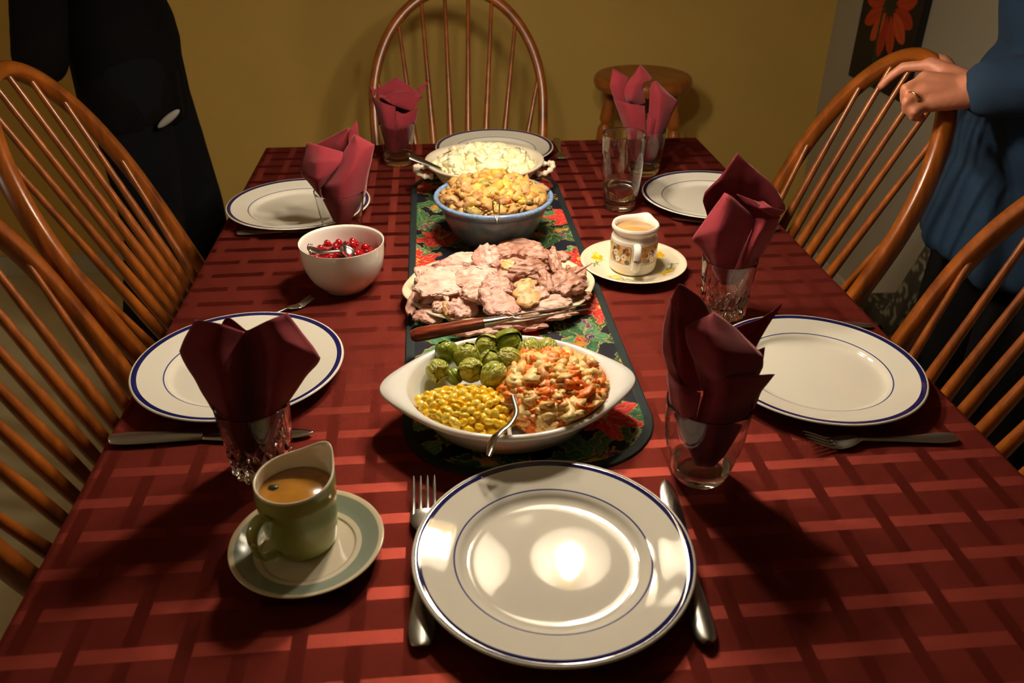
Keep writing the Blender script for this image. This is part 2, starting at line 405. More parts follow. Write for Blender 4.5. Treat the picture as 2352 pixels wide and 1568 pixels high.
for k in range(3):
    a = math.radians(90+120*k); R = 0.105
    ex, ey = math.cos(a)*R, math.sin(a)*R
    arm = link('arm', tube('arm', cr([(0, 0, 0.09), (ex*0.5, ey*0.5, 0.13), (ex, ey, 0.11), (ex, ey, 0.07)], 6), 0.006, 8, up=(0.3, 0.2, 1)), 'lamp_metal', t)
    link('shade', shade_me, 'shade', t, (ex, ey, 0))
    link('socket', lathe('socket', [(0, 0.036), (0.014, 0.036), (0.016, 0.075), (0, 0.08)], 16), 'lamp_metal', t, (ex, ey, 0))
    link('bulb', bulb_me, 'bulb', t, (ex, ey, 0))

# ------------------------------------------------------------------ floor lamp in the left of the room (outside the frame)
t = thing('floor_lamp', 'brass floor lamp with a frosted globe left of the table', 'lamp', (-2.05, 0.55, 0))
link('base', lathe('base', cr([(0, 0), (.13, 0), (.135, .01), (.11, .022), (.02, .03), (0, .03)], 4), 40), 'lamp_metal', t)
link('pole', tube('pole', [(0, 0, .02), (0, 0, .7), (0, 0, 1.24)], [.011, .010, .009], 12, (0, 1, 0)), 'lamp_metal', t)
mm, nt, b = newmat('lit_globe'); b.inputs['Emission Color'].default_value = (*BULB_COL, 1); b.inputs['Emission Strength'].default_value = GLOBE; M['globe'] = mm
link('globe', lathe('globe', cr([(0, 1.235), (.05, 1.245), (.085, 1.32), (.06, 1.385), (0, 1.405)], 5), 32), 'globe', t)

# ------------------------------------------------------------------ table and cloth
TX0, TX1, TY0, TY1 = -0.406, 0.645, 0.395, 1.968
t = thing('dining_table', 'long wooden dining table hidden under the red cloth', 'table', ((TX0+TX1)/2, (TY0+TY1)/2, 0))
cx, cy = t.location[0], t.location[1]
V, F = box_arrays((0, 0, TZ-0.017), (TX1-TX0-0.008, TY1-TY0-0.008, 0.028)); bevel_mod(link('table_top', mesh('table_top', V, F, False), 'wood_dark', t), 0.006)
V, F = box_arrays((0, 0, TZ-0.071), (TX1-TX0-0.34, TY1-TY0-0.34, 0.08)); link('apron', mesh('apron', V, F, False), 'wood_dark', t)
for sx in (-1, 1):
    for sy in (-1, 1):
        lx, ly = sx*((TX1-TX0)/2-0.16), sy*((TY1-TY0)/2-0.16)
        link('leg', tube('leg', [(lx, ly, 0), (lx, ly, 0.2), (lx, ly, 0.6), (lx, ly, TZ-0.031)], [(0.02, 0.02), (0.026, 0.026), (0.036, 0.036), (0.036, 0.036)], 16, (0, 1, 0), 0.5), 'wood_dark', t)
def cloth():
    hang = 0.115; st = 0.0125
    xs = np.unique(np.concatenate([np.arange(TX0-hang, TX1+hang+1e-6, st), TX0+np.linspace(-.02, .012, 12), TX1+np.linspace(-.012, .02, 12)]))
    ys = np.unique(np.concatenate([np.arange(TY0-hang, TY1+hang+1e-6, st), TY0+np.linspace(-.02, .012, 12), TY1+np.linspace(-.012, .02, 12)]))
    r = 0.010
    def fold(s, a, b_):
        # returns flat position and drop for an arc-length coordinate
        def one(d):           # d beyond the start of the rounding (edge minus r)
            if d <= 0: return 0.0, 0.0
            if d < r*math.pi/2: return r*math.sin(d/r)-d*0, r*(1-math.cos(d/r))
            return r, r+(d-r*math.pi/2)
        if s > b_-r:
            o_, z = one(s-(b_-r)); return b_-r+o_, z, 1
        if s < a+r:
            o_, z = one(a+r-s); return a+r-o_, z, -1
        return s, 0.0, 0
    V, UV = [], []
    for y in ys:
        fy, zy, sy = fold(y, TY0, TY1)
        for x in xs:
            fx, zx, sx = fold(x, TX0, TX1)
            z = max(zx, zy); wx, wy = fx, fy
            fl = max(0.0, z-0.02)
            wave = 0.004*fl/0.09*(1+math.sin((x if zy > zx else y)*38.0))
            if zx > 0 and zx >= zy: wx += sx*wave
            if zy > 0 and zy > zx: wy += sy*wave
            dz = 0.0004*mnoise.noise(Vector((x*9, y*9, 0))) if z == 0 else 0
            V.append((wx, wy, TZ-z+dz)); UV.append((x, y))
    n, m_ = len(ys), len(xs)
    F = [(i*m_+j, i*m_+j+1, (i+1)*m_+j+1, (i+1)*m_+j) for i in range(n-1) for j in range(m_-1)]
    me = mesh('tablecloth', V, F, True)
    uvl = me.uv_layers.new(name='weave'); idx = np.empty(len(me.loops), np.int32); me.loops.foreach_get('vertex_index', idx)
    uvl.data.foreach_set('uv', np.array(UV, np.float32)[idx].ravel())
    return me
tag(link('tablecloth', cloth(), 'damask'), 'dark red damask tablecloth with woven basket stripes', 'tablecloth')

# ------------------------------------------------------------------ poinsettia runner
def runner():
    rng = np.random.RandomState(7)
    x0, x1, y0, y1, rc = -0.056, 0.252, 0.715, 1.745, 0.105
    cx, cy, hx, hy = (x0+x1)/2, (y0+y1)/2, (x1-x0)/2, (y1-y0)/2
    nY, nU = 760, 230
    yy = np.linspace(-hy, hy, nY); uu = np.linspace(-1, 1, nU)
    d = np.maximum(0, np.abs(yy)-(hy-rc)); hw = hx-rc+np.sqrt(np.maximum(0, rc*rc-d*d))
    Y = np.repeat(yy[:, None], nU, 1); X = hw[:, None]*uu[None, :]
    qx, qy = np.abs(X)-(hx-rc), np.abs(Y)-(hy-rc)
    sdf = np.hypot(np.maximum(qx, 0), np.maximum(qy, 0))+np.minimum(np.maximum(qx, qy), 0)-rc
    C = np.empty((nY, nU, 3)); C[:] = rgb(15, 17, 30)
    gold = np.array(rgb(176, 146, 84))
    wob = 0.0016*np.sin(X*310+Y*170)+0.0013*np.sin(Y*420-X*190)
    def petal(px, py, ang, L, W, col, var, veins=5):
        ca, sa = math.cos(ang), math.sin(ang)
        s = ((X-px)*ca+(Y-py)*sa)/L; tt = (-(X-px)*sa+(Y-py)*ca+wob)/W
        s0 = np.clip(s, 0, 1)
        b_ = np.sin(np.pi*s0**0.75)**0.8*(1+0.12*np.sin(s0*14+px*90))
        ins = (s > 0) & (s < 1) & (np.abs(tt) < b_)
        edge = ins & ((b_-np.abs(tt)) < 0.0011/W)
        mid = ins & (np.abs(tt) < 0.0006/W)
        vein = ins & (np.abs(((s*veins*2-np.abs(tt)*1.6) % 1.0)-0.5) < 0.05)
        sh = 1+var*np.sin(9*tt+5*s+px*70)
        base = np.array(col)[None, None, :]*sh[..., None]
        C[ins] = np.clip(base, 0, 1)[ins]
        C[vein] = 0.6*C[vein]+0.4*gold*0.7
        C[edge | mid] = gold
    greens = [rgb(38, 92, 58), rgb(30, 76, 46), rgb(66, 118, 84)]
    reds = [rgb(186, 28, 36), rgb(206, 46, 50), rgb(150, 16, 26)]
    cen = []
    for r_ in range(12):
        for q in range(4):
            cen.append((-hx+0.02+q*0.092+(r_ % 2)*0.046+rng.uniform(-.012, .012), -hy+0.02+r_*0.092+rng.uniform(-.012, .012)))
    order = rng.permutation(len(cen))
    for k in order:
        px, py = cen[k]
        a0 = rng.uniform(0, 6.28)
        for j in range(5): petal(px, py, a0+j*1.257+rng.uniform(-.2, .2), rng.uniform(.052, .074), rng.uniform(.013, .020), greens[rng.randint(3)], 0.25)
    for k in rng.permutation(len(cen)):
        px, py = cen[k]
        if rng.rand() < 0.42:
            for j in range(4): petal(px+rng.uniform(-.02, .02), py+rng.uniform(-.02, .02), rng.uniform(0, 6.28), .036, .006, [rgb(92, 40, 96), rgb(190, 70, 28), rgb(70, 40, 90), rgb(196, 130, 40)][j], 0.2, 2)
            continue
        a0 = rng.uniform(0, 6.28)
        for j in range(7): petal(px, py, a0+j*0.898+rng.uniform(-.12, .12), rng.uniform(.036, .058), rng.uniform(.010, .016), reds[rng.randint(3)], 0.2)
        for j in range(6):
            dx, dy = px+.005*math.cos(j), py+.005*math.sin(j)
            C[(X-dx)**2+(Y-dy)**2 < .0022**2] = rgb(186, 178, 70)
    C[sdf > -0.0125] = rgb(26, 36, 36)
    Z = np.full_like(X, 0.0016); Z[sdf > -0.0005] = 0.0002
    Z += np.where((sdf > -0.0125) & (sdf < -0.0005), 0.0008, 0)
    V = np.stack([X, Y, Z], -1).reshape(-1, 3)
    i, j = np.meshgrid(np.arange(nY-1), np.arange(nU-1), indexing='ij'); a = (i*nU+j).ravel()
    F = np.stack([a, a+1, a+nU+1, a+nU], 1)
    me = bpy.data.meshes.new('table_runner'); me.from_pydata(V.tolist(), [], F.tolist()); me.update()
    me.polygons.foreach_set('use_smooth', [True]*len(me.polygons))
    set_print(me, C.reshape(-1, 3))
    return me, (cx, cy, TZ+0.0005)
M['runner'] = attrmat('poinsettia_print', 0.7, 0, 0.15, 900)
M['runner'].node_tree.nodes['Principled BSDF'].inputs['Specular IOR Level'].default_value = 0.2
me, loc = runner()
tag(link('table_runner', me, 'runner', None, loc), 'poinsettia print table runner with dark green border', 'table runner')

# ------------------------------------------------------------------ bow-back chairs
WB, WM, ZM, ZT, LEAN = 0.187, 0.223, 0.784, 1.052, math.tan(0.406)
SEAT = 0.44
def lean(y, z): return (-0.19-(z-SEAT)*LEAN, y, z)
def make_chair():
    root = thing('dining_chair', 'x', 'chair')
    # saddle seat
    n, m_ = 48, 12; a = np.linspace(0, 2*np.pi, n, endpoint=False)
    ca, sa = np.cos(a), np.sin(a); ex = 0.72
    bx = np.sign(ca)*np.abs(ca)**ex*0.215; by = np.sign(sa)*np.abs(sa)**ex*(0.212-0.02*(ca < 0)*np.abs(ca))
    V = []; prof = [(0.0, -0.012), (0.55, -0.012), (0.85, -0.004), (0.96, 0.0), (1.0, -0.008), (0.99, -0.024), (0.92, -0.034), (0.0, -0.036)]
    for f, z in prof:
        for k in range(n): V.append((bx[k]*f, by[k]*f, SEAT+z))
    F = [(i*n+j, i*n+(j+1) % n, (i+1)*n+(j+1) % n, (i+1)*n+j) for i in range(len(prof)-1) for j in range(n)]
    me = mesh('seat', V, F, True, 60)
    bm = bmesh.new(); bm.from_mesh(me); bmesh.ops.remove_doubles(bm, verts=bm.verts, dist=1e-6); bmesh.ops.recalc_face_normals(bm, faces=bm.faces); bm.to_mesh(me); bm.free()
    link('seat', me, 'wood', root)
    tt = np.linspace(0, 1, 14); z1 = SEAT-0.02+(ZM-SEAT+0.02)*tt; w1 = WB+(WM-WB)*np.sin(tt*np.pi/2)
    aa = np.linspace(0, np.pi, 49)
    c2 = np.concatenate([np.stack([w1, z1], 1), np.stack([WM*np.cos(aa), ZM+(ZT-ZM)*np.sin(aa)], 1)[1:-1], np.stack([-w1[::-1], z1[::-1]], 1)])
    P = np.array([lean(y, z) for y, z in c2])
    nrm = np.array([1, 0, LEAN])/math.hypot(1, LEAN)
    V, F = tube_arrays(P, np.tile([0.0125, 0.0150], (len(P), 1)), 12, up=nrm, sq=0.55)
    link('back_bow', mesh('back_bow', V, F, True, 50), 'wood', root)
    for i in range(8):
        yb, yt = (i-3.5)*0.0340, (i-3.5)*0.0610
        zt = ZM+(ZT-ZM)*math.sqrt(max(0, 1-(yt/WM)**2))-0.006
        p0 = np.array(lean(yb, SEAT-0.01)); p1 = np.array(lean(yt, zt))
        s = np.array([0, .08, .2, .32, .44, .56, .7, .85, 1.0]); R = np.array([.0056, .0060, .0074, .0092, .0100, .0082, .0066, .0056, .0050])
        s2 = cr(np.stack([s, R], 1), 3)
        link('spindle', tube('spindle', p0+np.outer(s2[:, 0], p1-p0), s2[:, 1], 10, (0, 1, 0.01)), 'wood', root)
    feet = []
    for sx in (-1, 1):
        for sy in (-1, 1):
            p0 = np.array((sx*0.135, sy*0.135, SEAT-0.03)); p1 = np.array((sx*0.20, sy*0.185, 0.0)); feet.append((p0, p1))
            s = np.array([0, .1, .2, .3, .36, .42, .55, .7, .85, 1.0]); R = np.array([.011, .013, .017, .02, .013, .018, .02, .016, .013, .010])
            s2 = cr(np.stack([s, R], 1), 3); link('leg', tube('leg', p0+np.outer(s2[:, 0], p1-p0), s2[:, 1], 12, (0, 1, 0.01)), 'wood', root)
    def mid(k, f): return feet[k][0]+(feet[k][1]-feet[k][0])*f
    for k0, k1 in ((0, 2), (1, 3)):
        a_, b_ = mid(k0, .62), mid(k1, .62); link('stretcher', tube('stretcher', [a_, (a_+b_)/2, b_], [.007, .012, .007], 10), 'wood', root)
    a_ = (mid(0, .62)+mid(2, .62))/2; b_ = (mid(1, .62)+mid(3, .62))/2
    link('stretcher', tube('stretcher', [a_, (a_+b_)/2, b_], [.007, .012, .007], 10), 'wood', root)
    return root
CH = [(-0.230, 1.424, 3.99, 'honey wood bow-back chair on the left, nearer the yellow wall'),
      (-0.220, 0.946, 3.02, 'honey wood bow-back chair at the near left of the table'),
      (0.391, 1.404, 177.92, 'honey wood bow-back chair that a hand is gripping'),
      (0.388, 0.856, 174.36, 'honey wood bow-back chair at the near right of the table'),
      (0.048, 1.861, -92.65, 'honey wood bow-back chair at the far head of the table')]
ch0 = make_chair()
for i, (x, y, a, lab) in enumerate(CH):
    o = ch0 if i == 0 else dup(ch0)
    o.location = (x, y, 0); o.rotation_euler = (0, 0, math.radians(a)); tag(o, lab, 'chair', 'bow-back chairs round the table')

# ------------------------------------------------------------------ stool by the yellow wall
t = thing('wooden_stool', 'round wooden stool with turned legs by the yellow wall', 'stool', (0.655, 2.60, 0), 0.35)
link('seat', lathe('seat', cr([(0, 0.718), (0.13, 0.718), (0.150, 0.728), (0.153, 0.745), (0.140, 0.760), (0.08, 0.758), (0, 0.756)], 4), 56, sharp=None), 'wood_stool', t)
lp = []
for k in range(4):
    a = math.pi/4+k*math.pi/2
    p0 = np.array((0.095*math.cos(a), 0.095*math.sin(a), 0.725)); p1 = np.array((0.19*math.cos(a), 0.19*math.sin(a), 0.0)); lp.append((p0, p1))
    s = np.array([0, .06, .12, .16, .18, .20, .24, .32, .36, .38, .40, .5, .65, .68, .7, .85, 1]); R = np.array([.014, .016, .02, .021, .014, .021, .021, .021, .014, .02, .015, .019, .021, .013, .02, .016, .012])
    s2 = cr(np.stack([s, R], 1), 3); link('leg', tube('leg', p0+np.outer(s2[:, 0], p1-p0), s2[:, 1], 14, (0, 1, .01)), 'wood_stool', t)
for f in (0.28, 0.62):
    for k in range(4):
        f2 = f+(0.05 if k % 2 else 0)
        a_ = lp[k][0]+(lp[k][1]-lp[k][0])*f2; b_ = lp[(k+1) % 4][0]+(lp[(k+1) % 4][1]-lp[(k+1) % 4][0])*f2
        link('rung', tube('rung', [a_, a_+(b_-a_)*.3, (a_+b_)/2, a_+(b_-a_)*.7, b_], [.007, .010, .012, .010, .007], 10), 'wood_stool', t)

# ------------------------------------------------------------------ flower picture on the grey wall
def picture():
    y0, y1, z0, z1 = 2.350, 2.705, 0.722, 1.42
    nU, nV = 150, 280
    U, Vv = np.meshgrid(np.linspace(0, y1-y0, nU), np.linspace(0, z1-z0, nV))
    C = np.empty((nV, nU, 3)); C[:] = rgb(24, 18, 12)
    def petal(cx, cz, ang, L, W, col, start=0.03):
        ca, sa = math.cos(ang), math.sin(ang)
        s = (((U-cx)*ca+(Vv-cz)*sa)-start)/L; tt = (-(U-cx)*sa+(Vv-cz)*ca)/W
        s0 = np.clip(s, 0, 1); ins = (s > 0) & (s < 1) & (np.abs(tt) < np.sin(np.pi*s0**1.3)**.6)
        C[ins] = col; C[ins & (np.abs(tt) < .05)] = np.array(col)*0.55
    rng = np.random.RandomState(3)
    for cx, cz, L in ((0.180, 0.245, 0.125), (0.20, 0.54, 0.13)):
        st = np.abs(U-cx-0.02*np.sin(Vv*9)) < 0.006; C[st & (Vv < cz)] = rgb(30, 64, 34)
        for k in range(13): petal(cx, cz, k*2*math.pi/13+rng.uniform(-.08, .08), L*rng.uniform(.85, 1.05), .024, [rgb(200, 66, 24), rgb(184, 52, 18), rgb(212, 84, 36)][k % 3])
        C[(U-cx)**2+(Vv-cz)**2 < .032**2] = rgb(44, 38, 26)
    X = np.full_like(U, 0.0)
    V = np.stack([X, U, Vv], -1).reshape(-1, 3)
    F = [(i*nU+j, (i+1)*nU+j, (i+1)*nU+j+1, i*nU+j+1) for i in range(nV-1) for j in range(nU-1)]
    me = mesh('canvas', V, F, True); set_print(me, C.reshape(-1, 3))
    r = thing('flower_picture', 'dark picture of orange flowers on the grey wall', 'picture', (WX-0.022, y0, z0))
    link('canvas', me, attrmat('flower_paint', 0.6), r)
    bV, bF = box_arrays((0.011, (y1-y0)/2, (z1-z0)/2), (0.020, y1-y0, z1-z0)); link('stretcher_frame', mesh('stretcher_frame', bV, bF, False), 'shoe', r)
picture()

# ------------------------------------------------------------------ upholstered chair with scrollwork fabric by the grey wall
def scroll(a, b_):
    """pale scrolls on dark fabric for surface coordinates in metres"""
    C = np.empty(a.shape+(3,)); C[:] = rgb(52, 45, 30); pale = np.array(rgb(132, 122, 94))
    P = 0.15
    for ox, oy, sg, ph in ((0, 0, 1, 0.4), (0.5, 0.5, -1, 2.2), (0.5, 0.0, -1, 4.0), (0.0, 0.5, 1, 5.2)):
        u = ((a/P+ox) % 1.0-0.5)*P; v_ = ((b_/P+oy) % 1.0-0.5)*P
        r = np.hypot(u, v_); th = (np.arctan2(v_*sg, u)+ph) % (2*np.pi)
        for turn in (0, 1):
            t_ = th+2*np.pi*turn; rc = 0.0035*np.exp(0.235*t_)
            wd = 0.0012+0.0032*np.sin(np.clip(t_/(3.3*np.pi), 0, 1)*np.pi)
            C[(np.abs(r-rc) < wd) & (t_ < 3.3*np.pi)] = pale
        C[r < 0.0065] = pale
    return C
def uph():
    r = thing('upholstered_chair', 'low chair in dark scrollwork fabric beside the grey wall', 'armchair', (1.10, 1.67, 0))
    W = 0.285
    def padded(name, c, s, lean_, res=0.008):
        n = [max(4, int(x/res)) for x in s]; V = []; F = []; A = []; B = []; o = 0
        for ax in range(3):
            u, v_ = [k for k in range(3) if k != ax]
            for sg in (-1, 1):
                g0, g1 = np.meshgrid(np.linspace(-.5, .5, n[u]+1), np.linspace(-.5, .5, n[v_]+1), indexing='ij')
                P = np.zeros(g0.shape+(3,)); P[..., u] = g0*s[u]; P[..., v_] = g1*s[v_]; P[..., ax] = sg*.5*s[ax]
                h = np.array(s)/2-0.03; q = np.clip(P, -h, h); d = P-q; L = np.linalg.norm(d, axis=-1, keepdims=True); P = q+d/np.maximum(L, 1e-6)*0.03*np.minimum(1, L/0.03+10)
                A.append((g0*s[u]+c[u]).ravel()); B.append((g1*s[v_]+c[v_]).ravel())
                V.append((P+np.array(c)).reshape(-1, 3)); m0, m1 = g0.shape
                F += [(o+i*m1+j, o+i*m1+j+1, o+(i+1)*m1+j+1, o+(i+1)*m1+j) if (sg > 0) == (ax != 1) else (o+i*m1+j, o+(i+1)*m1+j, o+(i+1)*m1+j+1, o+i*m1+j+1) for i in range(m0-1) for j in range(m1-1)]; o += m0*m1
        V = np.concatenate(V); V[:, 1] += -(V[:, 2]-0.3)*lean_
        me = mesh(name, V, F, True); set_print(me, scroll(np.concatenate(A), np.concatenate(B)))
        return link(name, me, 'scroll', r)
    M['scroll'] = attrmat('scroll_fabric', 0.85, 0, 0.2, 500)
    padded('backrest', (W/2, 0.06, 0.44), (W, 0.09, 0.54), 0.42)
    padded('seat_cushion', (W/2, 0.10, 0.29), (W, 0.18, 0.14), 0.0)
    for x in (0.03, W-0.03):
        for y in (0.05, 0.16):
            link('leg', tube('leg', [(x, y, 0), (x, y, 0.26)], [.014, .02], 10, (0, 1, 0)), 'wood_dark', r)
uph()

# ------------------------------------------------------------------ people
def capsule(p0, r0, p1, r1, segs=16):
    p0, p1 = np.array(p0, float), np.array(p1, float); d = p1-p0; L = np.linalg.norm(d); u = d/L
    s = []; R = []
    for k in range(6):
        f = math.pi/2*k/6; s.append(-r0*math.cos(f)); R.append(r0*math.sin(f)+1e-4)
    for k in range(7):
        s.append(L*k/6); R.append(r0+(r1-r0)*k/6)
    for k in range(1, 7):
        f = math.pi/2*k/6; s.append(L+r1*math.sin(f)); R.append(r1*math.cos(f)+1e-4)
    P = p0+np.outer(s, u); return tube_arrays(P, np.array(R), segs, (0.13, 0.27, 1.0) if abs(u[2]) < .9 else (0.1, 1, 0))
def ell(c, r, sub=3, R=None):
    V, F = ico(sub); V = V*np.array(r)
    if R is not None: V = V@np.asarray(R).T
    return V+np.array(c), F
def remesh(name, parts, voxel=0.008, smooth=4):
    V, F = join(parts); me = mesh(name, V, F, True)
    o = bpy.data.objects.new('tmp', me); COL.objects.link(o)
    m_ = o.modifiers.new('r', 'REMESH'); m_.mode = 'VOXEL'; m_.voxel_size = voxel; m_.use_smooth_shade = True
    s_ = o.modifiers.new('s', 'SMOOTH'); s_.iterations = smooth; s_.factor = 0.5
    dg = bpy.context.evaluated_depsgraph_get(); dg.update()
    out = bpy.data.meshes.new_from_object(o.evaluated_get(dg)); out.name = name
    bpy.data.objects.remove(o, do_unlink=True); bpy.data.meshes.remove(me)
    out.polygons.foreach_set('use_smooth', [True]*len(out.polygons)); out.materials.clear()
    return out
def head_parts(c, facing, s=1.0):
    """skull, jaw, nose, ears around the head centre c; facing is a unit vector"""
    f = np.array(facing, float); f /= np.linalg.norm(f); up = np.array([0, 0, 1.0]); rt = np.cross(f, up); c = np.array(c, float)
    R = np.stack([rt, f, up], 1)
    P = [ell(c+up*.02, (.073*s, .092*s, .10*s), 3, R), ell(c+f*.022-up*.055, (.056*s, .066*s, .07*s), 3, R),
         capsule(c+f*.088+up*.005, .010*s, c+f*.112-up*.032, .015*s)]
    for sg in (-1, 1): P.append(ell(c+rt*sg*.078-up*.008, (.012, .02, .032), 2, R))
    return P, f, up, rt
def face_bits(root, c, f, up, rt, hair_parts):
    c = np.array(c, float)
    for sg in (-1, 1):
        V, F = ell(c+f*.079+rt*sg*.031+up*.012, (.012, .012, .009), 2); link('eye', mesh('eye', V, F), 'eye', root)
    V, F = ell(c+f*.092-up*.062, (.012, .012, .007), 2); V2, F2 = capsule(c+f*.086-up*.062-rt*.02, .005, c+f*.086-up*.062+rt*.02, .005)
    link('mouth', mesh('mouth', *join([(V, F), (V2, F2)])), 'lips', root)
    link('hair', remesh('hair', hair_parts, 0.01), 'hair', root)
def hand_parts(wrist, knuckles, fingers, thumb, palm_r=0.017):
    """palm from wrist to each knuckle, then finger chains"""
    P = []
    wrist = np.array(wrist, float)
    side = np.array(knuckles[0])-np.array(knuckles[-1]); side /= np.linalg.norm(side)
    for i, k in enumerate(knuckles):
        k = np.array(k, float); f = (1.5-i)/1.5
        P.append(capsule(wrist+side*0.016*f, 0.018, k, palm_r*0.80))
    for ch in fingers:
        rr = [.0098, .0090, .0080, .0070]
        for a in range(len(ch)-1): P.append(capsule(ch[a], rr[a], ch[a+1], rr[a+1], 12))
    for a in range(len(thumb)-1): P.append(capsule(thumb[a], [.013, .0115, .0105, .009][a], thumb[a+1], [.0115, .0105, .009][a], 12))
    return P

# person in blue, behind the chair at the right; the left hand holds the bow
def person_right():
    B = np.array((1.08, 1.31, 0.0)); f = np.array([-1.0, 0.03, 0]); rt = np.array([0.03, 1.0, 0])   # facing the table
    root = thing('person', 'person in blue sweater and black trousers gripping a chair back', 'person', tuple(B))
    L = lambda p: np.array(p, float)-B
    # hand: measured points, hand on the bow (about 1.37 m from the lens)
    def d(px, py, dep): return ray(px, py)*dep+np.array([0, 0, CAMZ])
    wrist = d(2224, 206, 1.285)
    kn = [d(2138, 150, 1.325), d(2124, 182, 1.300), d(2124, 211, 1.290), d(2134, 238, 1.288)]
    fg = [[kn[0], d(2076, 154, 1.350), d(2042, 179, 1.365), d(2024, 198, 1.375)],
          [kn[1], d(2080, 204, 1.295), d(2078, 230, 1.315), d(2100, 238, 1.335)],
          [kn[2], d(2084, 232, 1.285), d(2082, 252, 1.305), d(2102, 257, 1.320)],
          [kn[3], d(2102, 254, 1.285), d(2100, 268, 1.300), d(2116, 270, 1.312)]]
    th = [d(2192, 178, 1.30), d(2168, 142, 1.37), d(2130, 130, 1.45), d(2085, 140, 1.49)]
    sh_l = B+f*0.0+rt*-0.19+np.array([0, 0, 1.40]); sh_r = B+rt*0.19+np.array([0, 0, 1.40])
    el_l = np.array((1.10, 1.07, 1.10)); 
    el_r = B+rt*.25+np.array([.07, 0, 1.10]); wr_r = B+rt*.20+np.array([.05, 0, .86])
    hc = B+np.array([-.05, 0, 1.60])
    hp, hf, hu, hr = head_parts(hc, (-1, 0.1, -0.25))
    legs = []
    for sg in (-1, 1):
        hip = B+rt*sg*.09+np.array([0, 0, .90]); kn_ = B+rt*sg*.10+np.array([-.02, 0, .48]); an = B+rt*sg*.10+np.array([.01, 0, .09])
        legs.append((hip, kn_, an))
    body = list(hp)+[capsule(B+np.array([0, 0, 1.42]), .056, hc-np.array([0, 0, .05]), .052)]
    body += [ell(B+np.array([0, 0, 1.22]), (.11, .155, .22)), ell(B+np.array([0, 0, .95]), (.115, .165, .14)), capsule(sh_l, .055, sh_r, .055)]
    for s_, e_, w_ in ((sh_l, el_l, wrist), (sh_r, el_r, wr_r)): body += [capsule(s_, .050, e_, .040), capsule(e_, .040, w_, .027)]
    body += hand_parts(wrist, kn, fg, th)
    k2 = [wr_r+np.array([-.05, y, -.06]) for y in (-.03, -.01, .01, .03)]
    f2 = [[k, k+np.array([-.02, 0, -.03]), k+np.array([-.02, 0, -.055]), k+np.array([-.005, 0, -.07])] for k in k2]
    body += hand_parts(wr_r, k2, f2, [wr_r+np.array([0, -.02, -.02]), wr_r+np.array([-.03, -.045, -.045]), wr_r+np.array([-.04, -.05, -.07]), wr_r+np.array([-.04, -.05, -.09])])
    for hip, kn_, an in legs: body += [capsule(hip, .082, kn_, .055), capsule(kn_, .055, an, .036), capsule(an-np.array([0, 0, .045]), .032, an+np.array([-.15, 0, -.06]), .026)]
    body = [(V-B, F) for V, F in body]
    link('body', remesh('body', body, 0.0045, 2), 'skin', root)
    cuff = wrist+(el_l-wrist)*0.10
    sw = [ell(B+np.array([0, 0, 1.20]), (.150, .195, .25)), ell(B+np.array([0, 0, .95]), (.165, .21, .20)), capsule(sh_l, .068, sh_r, .068),
          capsule(sh_l, .066, el_l, .058), capsule(el_l, .058, cuff, .046), capsule(sh_r, .066, el_r, .056), capsule(el_r, .056, wr_r+(el_r-wr_r)*.1, .042),
          capsule(B+np.array([0, 0, 1.40]), .062, B+np.array([-.01, 0, 1.46]), .060)]
    for k in range(24):
        a = k*.2618; sw.append(capsule(B+np.array([.13*math.cos(a), .17*math.sin(a), .86]), .034, B+np.array([.142*math.cos(a), .185*math.sin(a), .735+.008*math.sin(3*a)]), .030+.005*(k % 3)))
    link('sweater', remesh('sweater', [(V-B, F) for V, F in sw], 0.009, 4), 'blue_knit', root)
    tr = [ell(B+np.array([0, 0, .88]), (.14, .185, .14))]
    for hip, kn_, an in legs: tr += [capsule(hip, .105, kn_, .085), capsule(kn_, .085, an+np.array([0, 0, -.03]), .075)]
    link('trousers', remesh('trousers', [(V-B, F) for V, F in tr], 0.01, 4), 'black_cloth', root)
    for hip, kn_, an in legs:
        V, F = join([capsule(an-np.array([-.02, 0, .045]), .040, an+np.array([-.17, 0, -.052]), .034), box_arrays(an+np.array([-.075, 0, -.083]), (.25, .075, .014))])
        link('shoe', mesh('shoe', V-B, F), 'shoe', root)
    hp2 = [ell(hc+np.array([.02, 0, .045]), (.098, .085, .095)), ell(hc+np.array([.055, 0, -.02]), (.06, .082, .10))]
    face_bits(root, hc-B, hf, hu, hr, [(V-B, F) for V, F in hp2])
    # gold ring on the third finger
    a_, b_ = np.array(fg[2][0]), np.array(fg[2][1]); c = a_+(b_-a_)*.72; u = (b_-a_)/np.linalg.norm(b_-a_)
    e1 = np.cross(u, [0, 0, 1]); e1 /= np.linalg.norm(e1); e2 = np.cross(u, e1)
    P = [c+.0108*(math.cos(q)*e1+math.sin(q)*e2) for q in np.linspace(0, 2*np.pi, 24, endpoint=False)]
    V, F = tube_arrays(P, 0.0016, 8, u, close=True)
    tag(link('finger_ring', mesh('finger_ring', V, F), 'gold'), 'gold ring on the hand holding the chair back', 'ring')
person_right()

